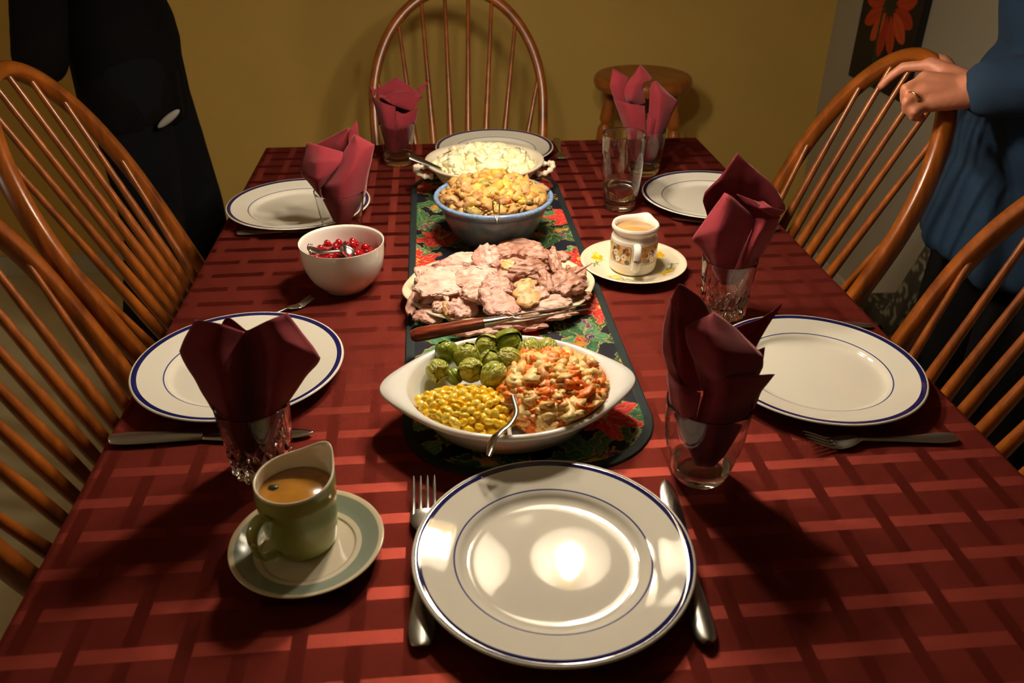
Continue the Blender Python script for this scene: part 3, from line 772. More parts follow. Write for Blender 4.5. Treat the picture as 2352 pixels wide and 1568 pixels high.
# person in black walking past behind the chairs at the left
def person_left():
    B = np.array((-0.755, 2.20, 0.0)); f = np.array([1.0, 0.0, 0]); rt = np.array([0, -1.0, 0]); Z = lambda z: np.array([0, 0, z])
    root = thing('person', 'person in black clothes walking past behind the left chairs', 'person', tuple(B))
    sh_l, sh_r = B-rt*.18+Z(1.42)+f*.03, B+rt*.18+Z(1.42)-f*.03
    el_r = B+rt*.22-f*.06+Z(1.17); wr_r = aty(88, 5, 1.98)
    el_l = B-rt*.22+f*.04+Z(1.12); wr_l = B-rt*.10+f*.20+Z(1.16)
    hc = B+f*.05+Z(1.62); hp, hf, hu, hr = head_parts(hc, f)
    legs = [(B-rt*.08+Z(.90), B-rt*.07+f*.07+Z(.50), B-rt*.07+f*.08+Z(.10)), (B+rt*.08+f*.01+Z(.90), B+rt*.08+f*.0+Z(.48), B+rt*.08-f*.10+Z(.12))]
    body = list(hp)+[capsule(B+Z(1.44), .056, hc-Z(.05), .052), capsule(sh_l, .055, sh_r, .055)]
    R = np.stack([rt, f, np.array([0, 0, 1.0])], 1)
    body += [ell(B+Z(1.22), (.155, .10, .22), 3, R), ell(B+Z(.95), (.155, .10, .14), 3, R)]
    for s_, e_, w_ in ((sh_l, el_l, wr_l), (sh_r, el_r, wr_r)): body += [capsule(s_, .048, e_, .038), capsule(e_, .038, w_, .026)]
    def curl(w_, e_):
        u = (w_-e_)/np.linalg.norm(w_-e_); s_ = np.cross(u, [0, 0.2, 1.0]); s_ /= np.linalg.norm(s_); dn = np.cross(s_, u)
        k = [w_+u*.07+dn*(y) for y in (.027, .009, -.009, -.026)]
        fg = [[p, p+u*.030-s_*.010, p+u*.042-s_*.026, p+u*.030-s_*.038] for p in k]
        return hand_parts(w_, k, fg, [w_+u*.02+dn*.02, w_+u*.045+dn*.040, w_+u*.065+dn*.043, w_+u*.08+dn*.036])
    body += curl(wr_l, el_l)+curl(wr_r, el_r)
    for hip, kn_, an in legs: body += [capsule(hip, .078, kn_, .054), capsule(kn_, .054, an, .035), capsule(an-Z(.045), .03, an+f*.15-Z(.07), .025)]
    link('body', remesh('body', [(V-B, F) for V, F in body], 0.006, 2), 'skin', root)
    u = (wr_r-el_r)/np.linalg.norm(wr_r-el_r)
    sw = [ell(B+Z(1.20), (.185, .130, .25), 3, R), ell(B+Z(.95), (.18, .128, .20), 3, R), capsule(sh_l, .066, sh_r, .066), capsule(B+Z(1.42), .062, B+f*.01+Z(1.48), .058),
          capsule(sh_l, .064, el_l, .054), capsule(el_l, .054, wr_l, .042), capsule(sh_r, .064, el_r, .056), capsule(el_r, .056, wr_r+u*.12, .058)]
    for k in range(20):
        a = k*.314; sw.append(capsule(B+rt*.14*math.cos(a)+f*.085*math.sin(a)+Z(.90), .04, B+rt*.145*math.cos(a)+f*.09*math.sin(a)+Z(.79), .038))
    link('sweater', remesh('sweater', [(V-B, F) for V, F in sw], 0.01, 4), 'black_cloth', root)
    tr = [ell(B+Z(.86), (.17, .125, .15), 3, R)]
    for hip, kn_, an in legs: tr += [capsule(hip, .100, kn_, .078), capsule(kn_, .078, an-Z(.02), .070)]
    link('trousers', remesh('trousers', [(V-B, F) for V, F in tr], 0.01, 4), 'dark_jeans', root)
    # corner of a white shirt showing under the sweater hem
    c = aty(386, 274, 2.03)-B
    V, F = ell((0, 0, 0), (.036, .008, .009), 3); V = V@rot3(0, -.62, 0).T
    link('shirt_tail', mesh('shirt_tail', V+c+np.array([0, 0.005, 0]), F), 'white_cloth', root)
    for hip, kn_, an in legs:
        V, F = join([capsule(an-Z(.05)-f*.02, .04, an+f*.17-Z(.062), .033)]); link('shoe', mesh('shoe', V-B, F), 'shoe', root)
    face_bits(root, hc-B, hf, hu, hr, [(V-B, F) for V, F in [ell(hc-f*.02+Z(.045), (.085, .098, .095), 3, R), ell(hc-f*.05-Z(.01), (.08, .06, .08), 3, R)]])
person_left()
# ================================================================== china
plate_me = lathe('dinner_plate', np.concatenate([[(0, 0.003)], [(0.078, 0.003), (0.080, 0.0), (0.084, 0.0), (0.086, 0.004)], cr([(0.098, 0.008), (0.118, 0.0145), (0.134, 0.0200), (0.1355, 0.0215), (0.1345, 0.0226)], 4),
    cr([(0.131, 0.0222), (0.115, 0.0185), (0.098, 0.0150), (0.0915, 0.0125), (0.0865, 0.0085), (0.080, 0.0068), (0.06, 0.0062), (0.0, 0.0060)], 4)]), 96, sharp=None)
PL = [(0.095, 0.576, 'white dinner plate with blue bands nearest the camera'),
      (-0.271, 0.952, 'white dinner plate with blue bands behind the dark napkin fan on the left'),
      (0.486, 0.878, 'white dinner plate with blue bands at the near right, above a fork'),
      (-0.268, 1.533, 'white dinner plate with blue bands at the far left corner'),
      (0.538, 1.515, 'white dinner plate with blue bands at the far right corner'),
      (0.133, 1.859, 'white dinner plate with blue bands at the far end behind the potatoes')]
for x, y, lab in PL:
    tag(link('dinner_plate', plate_me, 'plate', None, (x, y, TZ+0.0006)), lab, 'plate', 'blue-banded dinner plates')

# ------------------------------------------------------------------ drinking glasses
def glass_me(h, rt, rb, base=0.010, wall=0.0016, bulge=0.0, cut=0):
    zo = np.array([0.0015, 0.006, h*.2, h*.4, h*.6, h*.8, h-0.002])
    f = zo/h; ro = rb+(rt-rb)*(f**(0.75 if bulge else 1.0))+bulge*np.sin(np.pi*np.clip(f, 0, 1))
    ro[0] = rb*0.97
    out = cr(np.stack([ro, zo], 1), 8 if cut else 4)
    zi = np.array([h-0.002, h*.8, h*.6, h*.4, h*.25, base+0.006, base+0.001]); fi_ = zi/h
    ri = rb+(rt-rb)*(fi_**(0.75 if bulge else 1.0))+bulge*np.sin(np.pi*fi_)-wall-(0.0020 if cut else 0)*(1-fi_)
    ri[-1] -= 0.006
    inn = cr(np.stack([ri, zi], 1), 4)
    prof = np.concatenate([[(0, 0.0008), (rb*0.85, 0.0)], out, [(rt-0.0002, h), (rt-wall+0.0002, h)], inn, [(0.5*ri[-1], base), (0, base-0.001)]])
    def fn(V):
        if not cut: return V
        V = V.copy(); no = len(out)+2
        a = np.arctan2(V[..., 1], V[..., 0]); z = V[..., 2]
        for i in range(2, no):
            g = np.clip((h*0.62-z[i])/(h*0.15), 0, 1)
            k = cut
            c1 = np.abs(((a[i]*k/(2*np.pi)+z[i]*34) % 1)-.5)*2; c2 = np.abs(((a[i]*k/(2*np.pi)-z[i]*34) % 1)-.5)*2
            s = 1-0.085*g*np.minimum(1, np.maximum(np.clip(1-c1*1.6, 0, 1), np.clip(1-c2*1.6, 0, 1)))
            V[i, :, 0] *= s; V[i, :, 1] *= s
        return V
    return lathe('glass', prof, 192 if cut else 48, sharp=20 if cut else 40, fn=fn)
cutg = glass_me(0.092, 0.0402, 0.0335, 0.016, cut=16)
GL = {'a': (-0.210, 0.753), 'b': (0.276, 0.697), 'c': (0.421, 1.066), 'd': (-0.176, 1.418), 'e': (-0.085, 1.819), 'f': (0.449, 1.706), 'g': (0.354, 1.508)}
tag(link('cut_glass_tumbler', cutg, 'glass', None, (*GL['a'], TZ+.0006)), 'cut glass tumbler behind the green gravy jug', 'glass', 'glasses holding napkins')
tag(link('glass_tumbler', glass_me(0.102, 0.0450, 0.0270, 0.014, bulge=0.004), 'glass', None, (*GL['b'], TZ+.0006)), 'plain rounded tumbler nearest the camera on the right, napkin inside', 'glass', 'glasses holding napkins')
tag(link('cut_glass_tumbler', cutg, 'glass', None, (*GL['c'], TZ+.0006)), 'cut glass tumbler right of the cream jug saucer', 'glass', 'glasses holding napkins')
tag(link('glass_tumbler', glass_me(0.085, 0.0446, 0.0330, 0.008), 'glass', None, (*GL['d'], TZ+.0006)), 'plain short tumbler behind the cranberry bowl', 'glass', 'glasses holding napkins')
tag(link('glass_tumbler', glass_me(0.094, 0.0405, 0.0325, 0.014), 'glass', None, (*GL['e'], TZ+.0006)), 'plain tumbler at the far left, beside the potato dish', 'glass', 'glasses holding napkins')
tag(link('glass_tumbler', glass_me(0.098, 0.0390, 0.0290, 0.014, bulge=0.003), 'glass', None, (*GL['f'], TZ+.0006)), 'plain tumbler with napkin standing behind the tall water glass', 'glass', 'glasses holding napkins')
tag(link('water_glass', glass_me(0.148, 0.0415, 0.0285, 0.016, bulge=0.0025), 'glass', None, (*GL['g'], TZ+.0006)), 'tall clear glass with a little water', 'glass')
tag(link('drinking_water', lathe('drinking_water', [(0, .0172), (.020, .0175), (.0255, .022), (.0300, .034), (.0325, .0478), (.0320, .0485), (0, .0485)], 48), 'water', None, (*GL['g'], TZ+.0006)), 'shallow clear water in the tall glass', 'water')

# ------------------------------------------------------------------ paper napkins stuffed in the glasses
def napkin(g, org, sc, petals, label, thick=0.0007):
    gx, gy = GL[g]; parts = []
    for rows in petals:
        G = [[aty(org[0]+p[0]/sc, org[1]+p[1]/sc, gy+p[2]) for p in r] for r in rows]
        parts.append(loft(G, 7, 7))
    V, F = join(parts); o0 = np.array((gx, gy, TZ+.0006))
    for i in range(len(V)):
        q = V[i]*55; V[i] = V[i]+0.0009*np.array([mnoise.noise(Vector(q)), mnoise.noise(Vector(q+np.array([7, 3, 1]))), 0])
    o = link('paper_napkin', mesh('paper_napkin', V-o0, F), 'napkin', None, tuple(o0))
    md = o.modifiers.new('thickness', 'SOLIDIFY'); md.thickness = thick; md.offset = 0
    tag(o, label, 'napkin', 'red paper napkins in the glasses'); return o
ID = ((0, 0), 1.0)
# left near: two broad fans
napkin('a', *ID, [
 [[(552, 1052, 0), (562, 1060, -.012), (575, 1055, .004)], [(502, 968, .004), (535, 990, -.026), (573, 965, .006)], [(452, 880, .0), (512, 880, -.022), (568, 870, .012)], [(412, 806, .0), (492, 800, -.016), (564, 792, .014)], [(448, 733, .006), (508, 744, -.006), (562, 762, .014)]],
 [[(575, 1055, .004), (594, 1058, -.012), (612, 1048, 0)], [(573, 965, .006), (618, 972, -.026), (652, 938, .004)], [(568, 870, .012), (632, 868, -.022), (700, 868, .0)], [(564, 792, .014), (645, 785, -.018), (736, 822, .0)], [(562, 762, .014), (612, 738, -.006), (660, 717, .006)]],
 [[(535, 980, .022), (560, 985, .024), (600, 975, .022)], [(515, 850, .026), (545, 850, .028), (590, 850, .026)], [(505, 752, .024), (523, 728, .03), (572, 764, .024)]],
], 'burgundy napkin spread in two fans in front of the left plate')
Z5 = ((1480, 620), 2.96)
napkin('b', *Z5, [
 [[(330, 1290, 0), (350, 1320, -.01), (390, 1330, -.012)], [(185, 930, .0), (260, 990, -.028), (350, 1030, -.03)], [(160, 780, .0), (250, 830, -.03), (375, 900, -.034)], [(150, 690, .004), (245, 785, -.026), (388, 835, -.034)]],
 [[(390, 1330, -.012), (470, 1330, -.014), (540, 1270, 0)], [(352, 1025, -.026), (520, 1060, -.034), (720, 985, .002)], [(395, 860, -.026), (560, 900, -.040), (800, 820, -.004)], [(400, 720, -.016), (590, 720, -.036), (887, 707, -.002)]],
 [[(200, 800, .012), (260, 800, .0), (330, 800, .006)], [(125, 560, .006), (200, 640, -.012), (240, 760, .0)], [(130, 380, .006), (180, 450, -.006), (215, 560, .006)], [(180, 178, .010), (190, 240, .004), (205, 330, .010)]],
 [[(240, 800, .020), (300, 820, .020), (400, 820, .02)], [(180, 420, .016), (250, 420, .010), (420, 420, .022)], [(178, 215, .016), (290, 240, .008), (440, 285, .022)], [(180, 200, .018), (240, 92, .016), (375, 182, .022)]],
 [[(390, 820, -.002), (520, 860, -.018), (740, 800, .006)], [(330, 600, -.010), (520, 700, -.040), (800, 662, -.010)], [(283, 480, -.006), (520, 560, -.038), (806, 590, -.012)], [(280, 385, -.004), (480, 440, -.022), (770, 540, -.008)], [(470, 290, .006), (480, 286, .006), (620, 395, .004)]],
 [[(560, 820, .024), (640, 820, .024), (700, 820, .024)], [(600, 560, .028), (690, 560, .030), (760, 520, .028)], [(620, 392, .030), (740, 400, .034), (850, 370, .032)], [(820, 326, .034), (880, 270, .036), (945, 212, .036)]],
 [[(600, 800, .010), (690, 800, .012), (760, 780, .010)], [(640, 640, .008), (740, 640, .008), (800, 640, .008)], [(690, 540, .010), (770, 540, .010), (822, 522, .010)]],
], 'burgundy napkin folded like a tulip in the near right tumbler')
Z6 = ((1560, 330), 3.647)
napkin('c', *Z6, [
 [[(330, 1150, .0), (360, 1180, -.01), (400, 1180, -.01)], [(235, 960, .004), (330, 1010, -.026), (470, 1030, -.026)], [(170, 860, .0), (310, 880, -.030), (510, 930, -.020)], [(110, 785, .0), (340, 720, -.026), (570, 790, -.012)], [(380, 408, .002), (440, 440, -.004), (640, 622, -.004)]],
 [[(400, 1180, -.01), (470, 1180, -.01), (520, 1140, 0)], [(470, 1032, -.014), (570, 1020, -.026), (655, 985, .0)], [(520, 900, -.010), (620, 860, -.026), (740, 850, -.004)], [(590, 760, -.008), (680, 740, -.022), (810, 720, -.006)], [(642, 624, -.006), (740, 620, -.010), (848, 608, -.004)]],
 [[(330, 1000, .02), (450, 1010, .022), (560, 1000, .02)], [(235, 600, .016), (430, 640, .030), (780, 660, .020)], [(200, 480, .012), (420, 500, .028), (885, 560, .012)], [(215, 405, .014), (450, 420, .026), (885, 510, .014)], [(340, 280, .022), (560, 330, .024), (790, 345, .024)], [(490, 75, .032), (540, 130, .030), (620, 200, .032)]],
 [[(480, 420, .006), (620, 470, -.006), (660, 490, .0)], [(560, 500, .000), (660, 540, -.012), (770, 600, -.008)], [(700, 480, .002), (790, 540, -.010), (884, 560, .004)]],
], 'crimson napkin with ribbed curling edge in the far right cut glass')
Z1 = ((500, 250), 3.484)
napkin('d', *Z1, [
 [[(930, 900, .0), (980, 920, -.01), (1060, 900, .0)], [(850, 740, .006), (980, 760, -.034), (1180, 690, .006)], [(822, 630, -.004), (1000, 600, -.034), (1200, 560, .0)], [(930, 500, -.006), (1080, 460, -.024), (1230, 420, .0)], [(1010, 345, .0), (1130, 320, -.010), (1255, 290, .004)], [(1075, 230, .008), (1100, 205, .004), (1170, 240, .010)]],
 [[(850, 740, .006), (835, 720, -.002), (826, 640, -.01)], [(770, 640, .006), (790, 640, -.022), (822, 632, -.022)], [(670, 520, .006), (780, 560, -.034), (900, 530, -.024)], [(668, 450, .006), (810, 420, -.026), (990, 430, -.014)], [(715, 262, .010), (850, 300, -.004), (1010, 346, .002)]],
 [[(800, 600, .03), (950, 620, .034), (1080, 600, .03)], [(760, 420, .026), (900, 400, .034), (1080, 380, .026)], [(790, 282, .024), (930, 290, .028), (1040, 300, .024)], [(1040, 158, .026), (1055, 152, .028), (1075, 200, .026)]],
 [[(1040, 330, .016), (1080, 340, .016), (1130, 320, .016)], [(1050, 200, .020), (1095, 190, .020), (1130, 205, .020)], [(1085, 120, .022), (1110, 95, .022), (1120, 140, .022)]],
], 'rose red napkin leaning left in the tumbler behind the cranberry bowl')
Z8 = ((820, 160), 6.535)
napkin('e', *Z8, [
 [[(450, 1200, 0), (520, 1250, -.01), (600, 1240, 0)], [(340, 830, .0), (440, 880, -.028), (572, 850, -.026)], [(270, 560, .0), (400, 640, -.030), (575, 700, -.028)], [(218, 390, .0), (380, 492, -.026), (576, 556, -.026)]],
 [[(225, 400, .004), (235, 420, -.004), (250, 430, .0)], [(215, 330, .004), (230, 310, .0), (290, 300, .004)], [(160, 248, .004), (175, 248, .002), (190, 262, .004)]],
 [[(420, 800, .026), (600, 820, .03), (820, 780, .026)], [(320, 400, .016), (560, 540, .022), (840, 600, .014)], [(305, 290, .020), (560, 330, .020), (960, 420, .010)], [(400, 230, .028), (620, 200, .026), (900, 330, .022)], [(560, 130, .034), (590, 115, .034), (700, 185, .034)]],
 [[(330, 380, .000), (480, 500, -.004), (600, 560, .0)], [(420, 400, .008), (600, 480, -.004), (830, 620, -.006)], [(560, 330, .014), (720, 420, -.002), (960, 400, .004)], [(680, 330, .018), (800, 330, .010), (1000, 436, .008)]],
 [[(600, 1240, 0), (680, 1200, -.006), (760, 1150, .0)], [(572, 850, -.024), (690, 880, -.026), (870, 820, .0)], [(580, 640, -.020), (690, 780, -.022), (900, 700, -.002)], [(585, 620, -.012), (720, 660, -.012), (925, 555, -.002)]],
 [[(860, 480, .02), (900, 480, .02), (930, 470, .02)], [(905, 290, .024), (930, 320, .024), (955, 370, .024)], [(1060, 180, .028), (1085, 153, .028), (1075, 180, .028)]],
], 'crimson napkin with loose pointed corners beside the potato dish')
Z7 = ((1300, 130), 4.02)
napkin('f', *Z7, [
 [[(640, 960, 0), (680, 980, -.01), (720, 980, -.006)], [(560, 720, .0), (640, 760, -.026), (738, 740, -.022)], [(500, 560, .0), (600, 580, -.028), (735, 560, -.020)], [(440, 390, .002), (560, 430, -.022), (725, 455, -.012)]],
 [[(520, 500, .012), (560, 510, .006), (600, 500, .010)], [(440, 380, .010), (500, 390, -.002), (560, 400, .006)], [(405, 260, .010), (480, 270, .0), (560, 260, .008)], [(428, 108, .014), (500, 150, .010), (580, 190, .012)]],
 [[(560, 460, .010), (640, 460, .000), (740, 440, .010)], [(530, 330, .006), (600, 400, -.020), (712, 300, .002)], [(545, 270, .008), (640, 270, -.010), (735, 240, .006)], [(620, 170, .016), (700, 180, .006), (800, 215, .014)], [(680, 84, .022), (688, 80, .022), (740, 130, .022)]],
 [[(720, 980, -.006), (780, 980, -.008), (830, 940, 0)], [(740, 740, -.010), (830, 750, -.026), (910, 700, .004)], [(765, 520, -.006), (870, 520, -.026), (975, 540, .002)], [(775, 330, .002), (880, 340, -.018), (1035, 410, .006)], [(790, 250, .012), (832, 226, .006), (950, 345, .012)]],
 [[(735, 780, -.022), (760, 800, -.028), (795, 780, -.026)], [(748, 640, -.022), (780, 650, -.030), (815, 640, -.026)], [(755, 522, -.018), (795, 550, -.024), (835, 580, -.022)]],
], 'rose red napkin standing behind the tall water glass')

# ------------------------------------------------------------------ cutlery
def outline(prof, zc, th, n=4):
    """flat piece along x: prof rows (x, halfwidth), zc rows (x, z); thickness th"""
    P = cr(np.array(prof, float), n); zx = np.array(zc, float)
    z = np.interp(P[:, 0], zx[:, 0], zx[:, 1])
    # smooth the height line
    for _ in range(3): z[1:-1] = (z[:-2]+2*z[1:-1]+z[2:])/4
    prof8 = [(-1, 0), (-.75, .42), (0, .62), (.75, .42), (1, 0), (.75, -.38), (0, -.5), (-.75, -.38)]
    V = [(p[0], p[1]*a, zz+b_*th) for p, zz in zip(P, z) for a, b_ in prof8]
    n_ = len(P); F = [(i*8+j, i*8+(j+1) % 8, (i+1)*8+(j+1) % 8, (i+1)*8+j) for i in range(n_-1) for j in range(8)]
    F += [tuple(range(7, -1, -1)), tuple((n_-1)*8+j for j in range(8))]
    return np.array(V), F
def fork_me(tip=0.016):
    zc = [(0, .0045), (.05, .004), (.10, .006), (.125, .0085), (.14, .0055), (.150, .0035), (.160, .0045), (.19, tip)]
    P = [outline([(0, .0045), (.004, .0085), (.02, .0105), (.04, .0085), (.075, .0048), (.105, .0034), (.120, .0036), (.128, .0085), (.138, .0122), (.150, .0126), (.155, .0122)], zc, .0032)]
    for k in range(4):
        y = (k-1.5)*.0066
        xs = np.array([.148, .160, .172, .183, .190]); zz = np.interp(xs, [a for a, b_ in zc], [b_ for a, b_ in zc])
        P.append(tube_arrays(np.stack([xs, np.full(5, y), zz], 1), [(.0021, .0013), (.0020, .0013), (.0018, .0012), (.0015, .001), (.0006, .0005)], 8))
    return mesh('fork', *join(P), True, 60)
def spoon_parts(hl=.11):
    zc = [(0, .006), (.05, .004), (.09, .007), (.115, .010), (.13, .004)]
    H = outline([(0, .004), (.004, .008), (.02, .0105), (.04, .008), (.075, .0045), (.105, .0034), (.122, .004)], zc, .0034)
    n = 20; G = []
    for i in range(9):
        r = i/8.0
        for k in range(n):
            a = 2*math.pi*k/n; G.append((.150+.031*r*math.cos(a), .020*r*math.sin(a)*(1-.12*math.cos(a)), .0095-.0085*(1-r*r)))
    for i in range(9):
        r = 1-i/8.0
        for k in range(n):
            a = 2*math.pi*k/n; G.append((.150+.031*r*math.cos(a), .020*r*math.sin(a)*(1-.12*math.cos(a)), .0095-.0085*(1-r*r)-.0012))
    F = [(i*n+j, i*n+(j+1) % n, (i+1)*n+(j+1) % n, (i+1)*n+j) for i in range(17) for j in range(n)]
    return H, (np.array(G), F)
FORK = fork_me()
SPOON = mesh('spoon', *join(spoon_parts()), True, 60)
KH = mesh('handle', *outline([(0, .004), (.004, .0085), (.02, .0108), (.05, .0098), (.08, .0075), (.098, .0062), (.102, .0050)], [(0, .0055), (.10, .0048)], .0072), True, 60)
KB = mesh('blade', *outline([(.100, .0050), (.106, .0062), (.13, .0092), (.17, .0102), (.20, .0090), (.216, .0055), (.222, .001)], [(.10, .0042), (.22, .0040)], .0022), True, 60)
def lay(o, A, B, L, z=0.0004, pitch=0.0):
    A, B = np.array(A), np.array(B); d = B-A; ln = np.linalg.norm(d[:2])
    o.location = (A[0], A[1], TZ+z); o.rotation_euler = (0, -pitch, math.atan2(d[1], d[0])); s = ln/L; o.scale = (s, s, s); return o
def lay3(o, A, B, L, wide=1.0):
    A, B = np.array(A), np.array(B); d = B-A; ln = np.linalg.norm(d); s = ln/L
    o.location = tuple(A); o.rotation_euler = (0, math.atan2(-d[2], np.linalg.norm(d[:2])), math.atan2(d[1], d[0])); o.scale = (s, s*wide, s*wide); return o
def fork(A, B, lab, mat='pewter'): return tag(lay(link('dinner_fork', FORK, mat), atz(*A), atz(*B), .19), lab, 'fork', 'dinner forks')
def knife(A, B, lab):
    t = thing('table_knife', lab, 'knife', group='table knives'); link('handle', KH, 'pewter', t); link('blade', KB, 'steel', t)
    return lay(t, atz(*A), atz(*B), .222)
fork((968, 1494), (976, 1122), 'steel fork lying left of the nearest plate')
knife((1624, 1488), (1526, 1108), 'steel knife lying right of the nearest plate')
knife((254, 1018), (720, 1000), 'pewter knife passing behind the left cut glass tumbler')
fork((548, 752), (719, 695), 'fork with only its tines showing behind the left plate')
knife((545, 541), (775, 531), 'knife in front of the far left plate')
fork((2194, 1010), (1846, 1026), 'pewter fork lying in front of the near right plate')
knife((2002, 753), (1776, 737), 'knife with its end peeping out behind the near right plate')
knife((1788, 530), (1542, 505), 'knife with its blade showing in front of the far right plate')
fork((1278, 322), (1292, 379), 'fork right of the farthest plate with tines toward the camera')

# ------------------------------------------------------------------ cranberry bowl
CB_ = (-0.154, 1.206)
tag(link('white_bowl', lathe('white_bowl', np.concatenate([[(0, .002), (.030, .002), (.031, 0), (.034, 0), (.035, .003)], cr([(.040, .006), (.054, .022), (.063, .045), (.066, .076), (.0655, .0775), (.064, .0772)], 5), cr([(.0632, .075), (.060, .045), (.051, .023), (.036, .009), (0, .006)], 5)]), 72, sharp=None), 'white_china', None, (*CB_, TZ+.0006)), 'white china bowl of cranberry sauce', 'bowl')
rng = random.Random(5)
parts = []
n = 40; G = []; Fg = []
for i in range(14):
    r = i/13*.0590
    for k in range(n):
        a = 2*math.pi*k/n; x, y = r*math.cos(a), r*math.sin(a)
        G.append((x, y, .052+.011*(1-(i/13)**2)+.0035*mnoise.noise(Vector((x*90, y*90, 3)))-(.004 if i == 13 else 0)))
Fg = [(i*n+j, i*n+(j+1) % n, (i+1)*n+(j+1) % n, (i+1)*n+j) for i in range(13) for j in range(n)]
V, F = np.array(G), Fg
for i in range(2):
    pass
low = [(x*.90, y*.90, .036) for x, y, z in G[-n:]]
V = np.concatenate([V, low]); F = F+[(13*n+j, 13*n+(j+1) % n, 14*n+(j+1) % n, 14*n+j) for j in range(n)]
parts = [(V, F)]
for k in range(60):
    r = .055*math.sqrt(rng.random()); a = rng.uniform(0, 6.28); v_, f_ = lump(1, [rng.uniform(.0025, .0045)]*3, .3, 2, k)
    parts.append((v_+np.array((r*math.cos(a), r*math.sin(a), .053+.010*(1-(r/.0575)**2))), f_))
tag(link('cranberry_sauce', mesh('cranberry_sauce', *join(parts)), 'cran_gel', None, (*CB_, TZ+.0006)), 'glossy red cranberry sauce in the white bowl', 'sauce', kind='stuff')
for k in range(16):
    r = .050*math.sqrt((k+.5)/16); a = k*2.4
    v_, f_ = lump(2, [.0062, .0058, .0056], .10, 1.4, k*3.1)
    tag(link('cranberry', mesh('cranberry', v_, f_), 'cran', None, (CB_[0]+r*math.cos(a), CB_[1]+r*math.sin(a), TZ+.0585+.008*(1-(r/.05)**2)), (rng.random(), rng.random(), rng.random())), 'whole glossy cranberry on top of the sauce', 'cranberry', 'whole cranberries in the sauce')
t = thing('serving_spoon', 'ornate silver spoon resting in the cranberry bowl', 'spoon', group='serving spoons')
H, Bw = spoon_parts()
link('handle', mesh('handle', *H), 'steel', t); link('spoon_bowl', mesh('spoon_bowl', *Bw), 'steel', t)
bead = []
for k in range(13):
    a = math.pi*.35+k*(math.pi*1.3)/12; v_, f_ = ico(1); bead.append((v_*.0016+np.array((.014+.0135*math.cos(a), .0105*math.sin(a), .0085)), f_))
link('beaded_edge', mesh('beaded_edge', *join(bead)), 'steel', t)
lay3(t, atz(704, 579, .088), atz(812, 590, .058), .172, 2.0); t.rotation_euler[0] = 0.35

# ------------------------------------------------------------------ potatoes
PD = (0.095, 1.609)
t = thing('oval_serving_dish', 'cream two-handled serving dish of mashed potato', 'serving dish', (*PD, TZ+.0022))
link('dish', lathe('dish', np.concatenate([[(0, .002), (.062, .002), (.063, 0), (.067, 0), (.066, .006)], cr([(.070, .012), (.088, .030), (.102, .050), (.108, .060), (.118, .066), (.1195, .0705), (.118, .072)], 5), cr([(.108, .0690), (.099, .062), (.090, .045), (.075, .025), (0, .014)], 5)]), 80, 1.0, .96, sharp=None), 'cream_china', t)
for sg in (-1, 1):
    ln = [(sg*.104, -.026, .046), (sg*.122, -.022, .046), (sg*.136, -.010, .052), (sg*.138, .004, .056), (sg*.130, .018, .052), (sg*.108, .026, .048)]
    P_ = cr(ln, 6); R_ = .0052+.0016*np.sin(np.arange(len(P_))*1.5); link('handle', tube('handle', P_, R_, 12), 'cream_china', t)
def heap(name, mat, cx, cy, rx, ry, z0, zt, count, size, seed, label, cat, clip=None, amp=.45, flat=.8, sub=2, pw=1.0):
    rg = random.Random(seed); parts = []
    n = 44; G = []
    for i in range(16):
        r = i/15
        for k in range(n):
            a = 2*math.pi*k/n; G.append((rx*r*math.cos(a), ry*r*math.sin(a), z0+(zt-z0)*(1-r**2)**pw-.003+.006*(1-r*r)*mnoise.noise(Vector((rx*r*math.cos(a)*42, ry*r*math.sin(a)*42, seed)))))
    parts.append((np.array(G), [(i*n+j, i*n+(j+1) % n, (i+1)*n+(j+1) % n, (i+1)*n+j) for i in range(15) for j in range(n)]))
    k = 0; tries = 0
    while k < count and tries < count*20:
        tries += 1
        r = math.sqrt(rg.random()); a = rg.uniform(0, 6.283); x, y = rx*r*math.cos(a), ry*r*math.sin(a)
        s = size*(.55+1.5*rg.random()**3); v_, f_ = lump(sub, [s, s*rg.uniform(.65, 1), s*rg.uniform(.5, .9)*flat], amp, 1.5, seed*10+k*1.37)
        v_ = v_@rot3(rg.uniform(-.7, .7), rg.uniform(-.7, .7), rg.uniform(0, 6.28)).T
        z = z0+(zt-z0)*(1-r*r)**pw+rg.uniform(-.35, .25)*s+.006*(1-r*r)*mnoise.noise(Vector((x*42, y*42, seed)))
        parts.append((v_+np.array((x, y, z)), f_)); k += 1
    V, F = join(parts)
    if clip: V = clip(V+np.array((cx, cy, 0)))-np.array((cx, cy, 0))
    o = link(name, mesh(name, V, F), mat, None, (cx, cy, TZ))
    return tag(o, label, cat, kind='stuff')
heap('mashed_potato', 'potato', PD[0], PD[1]-.002, .094, .088, .060, .092, 900, .0080, 11, 'pale crumbly mashed potato heaped in the two-handled dish', 'mashed potato', amp=.6, pw=.8)
# spoon standing in the potatoes
t = thing('serving_spoon', 'plain silver spoon stuck in the mashed potato', 'spoon', group='serving spoons')
link('handle', mesh('handle', *outline([(0, .0075), (.003, .0095), (.03, .0088), (.07, .0062), (.10, .005), (.125, .005)], [(0, .003), (.125, .003)], .0035)), 'steel', t)
link('spoon_bowl', mesh('spoon_bowl', *Bw), 'steel', t)
A, B_ = aty(940, 361, 1.575), aty(1046, 404, 1.575)
t.location = tuple(A); d_ = B_-A; t.rotation_euler = (0.5, math.atan2(-d_[2], np.linalg.norm(d_[:2])), math.atan2(d_[1], d_[0])); s = np.linalg.norm(d_)/.115; t.scale = (s, s, s)

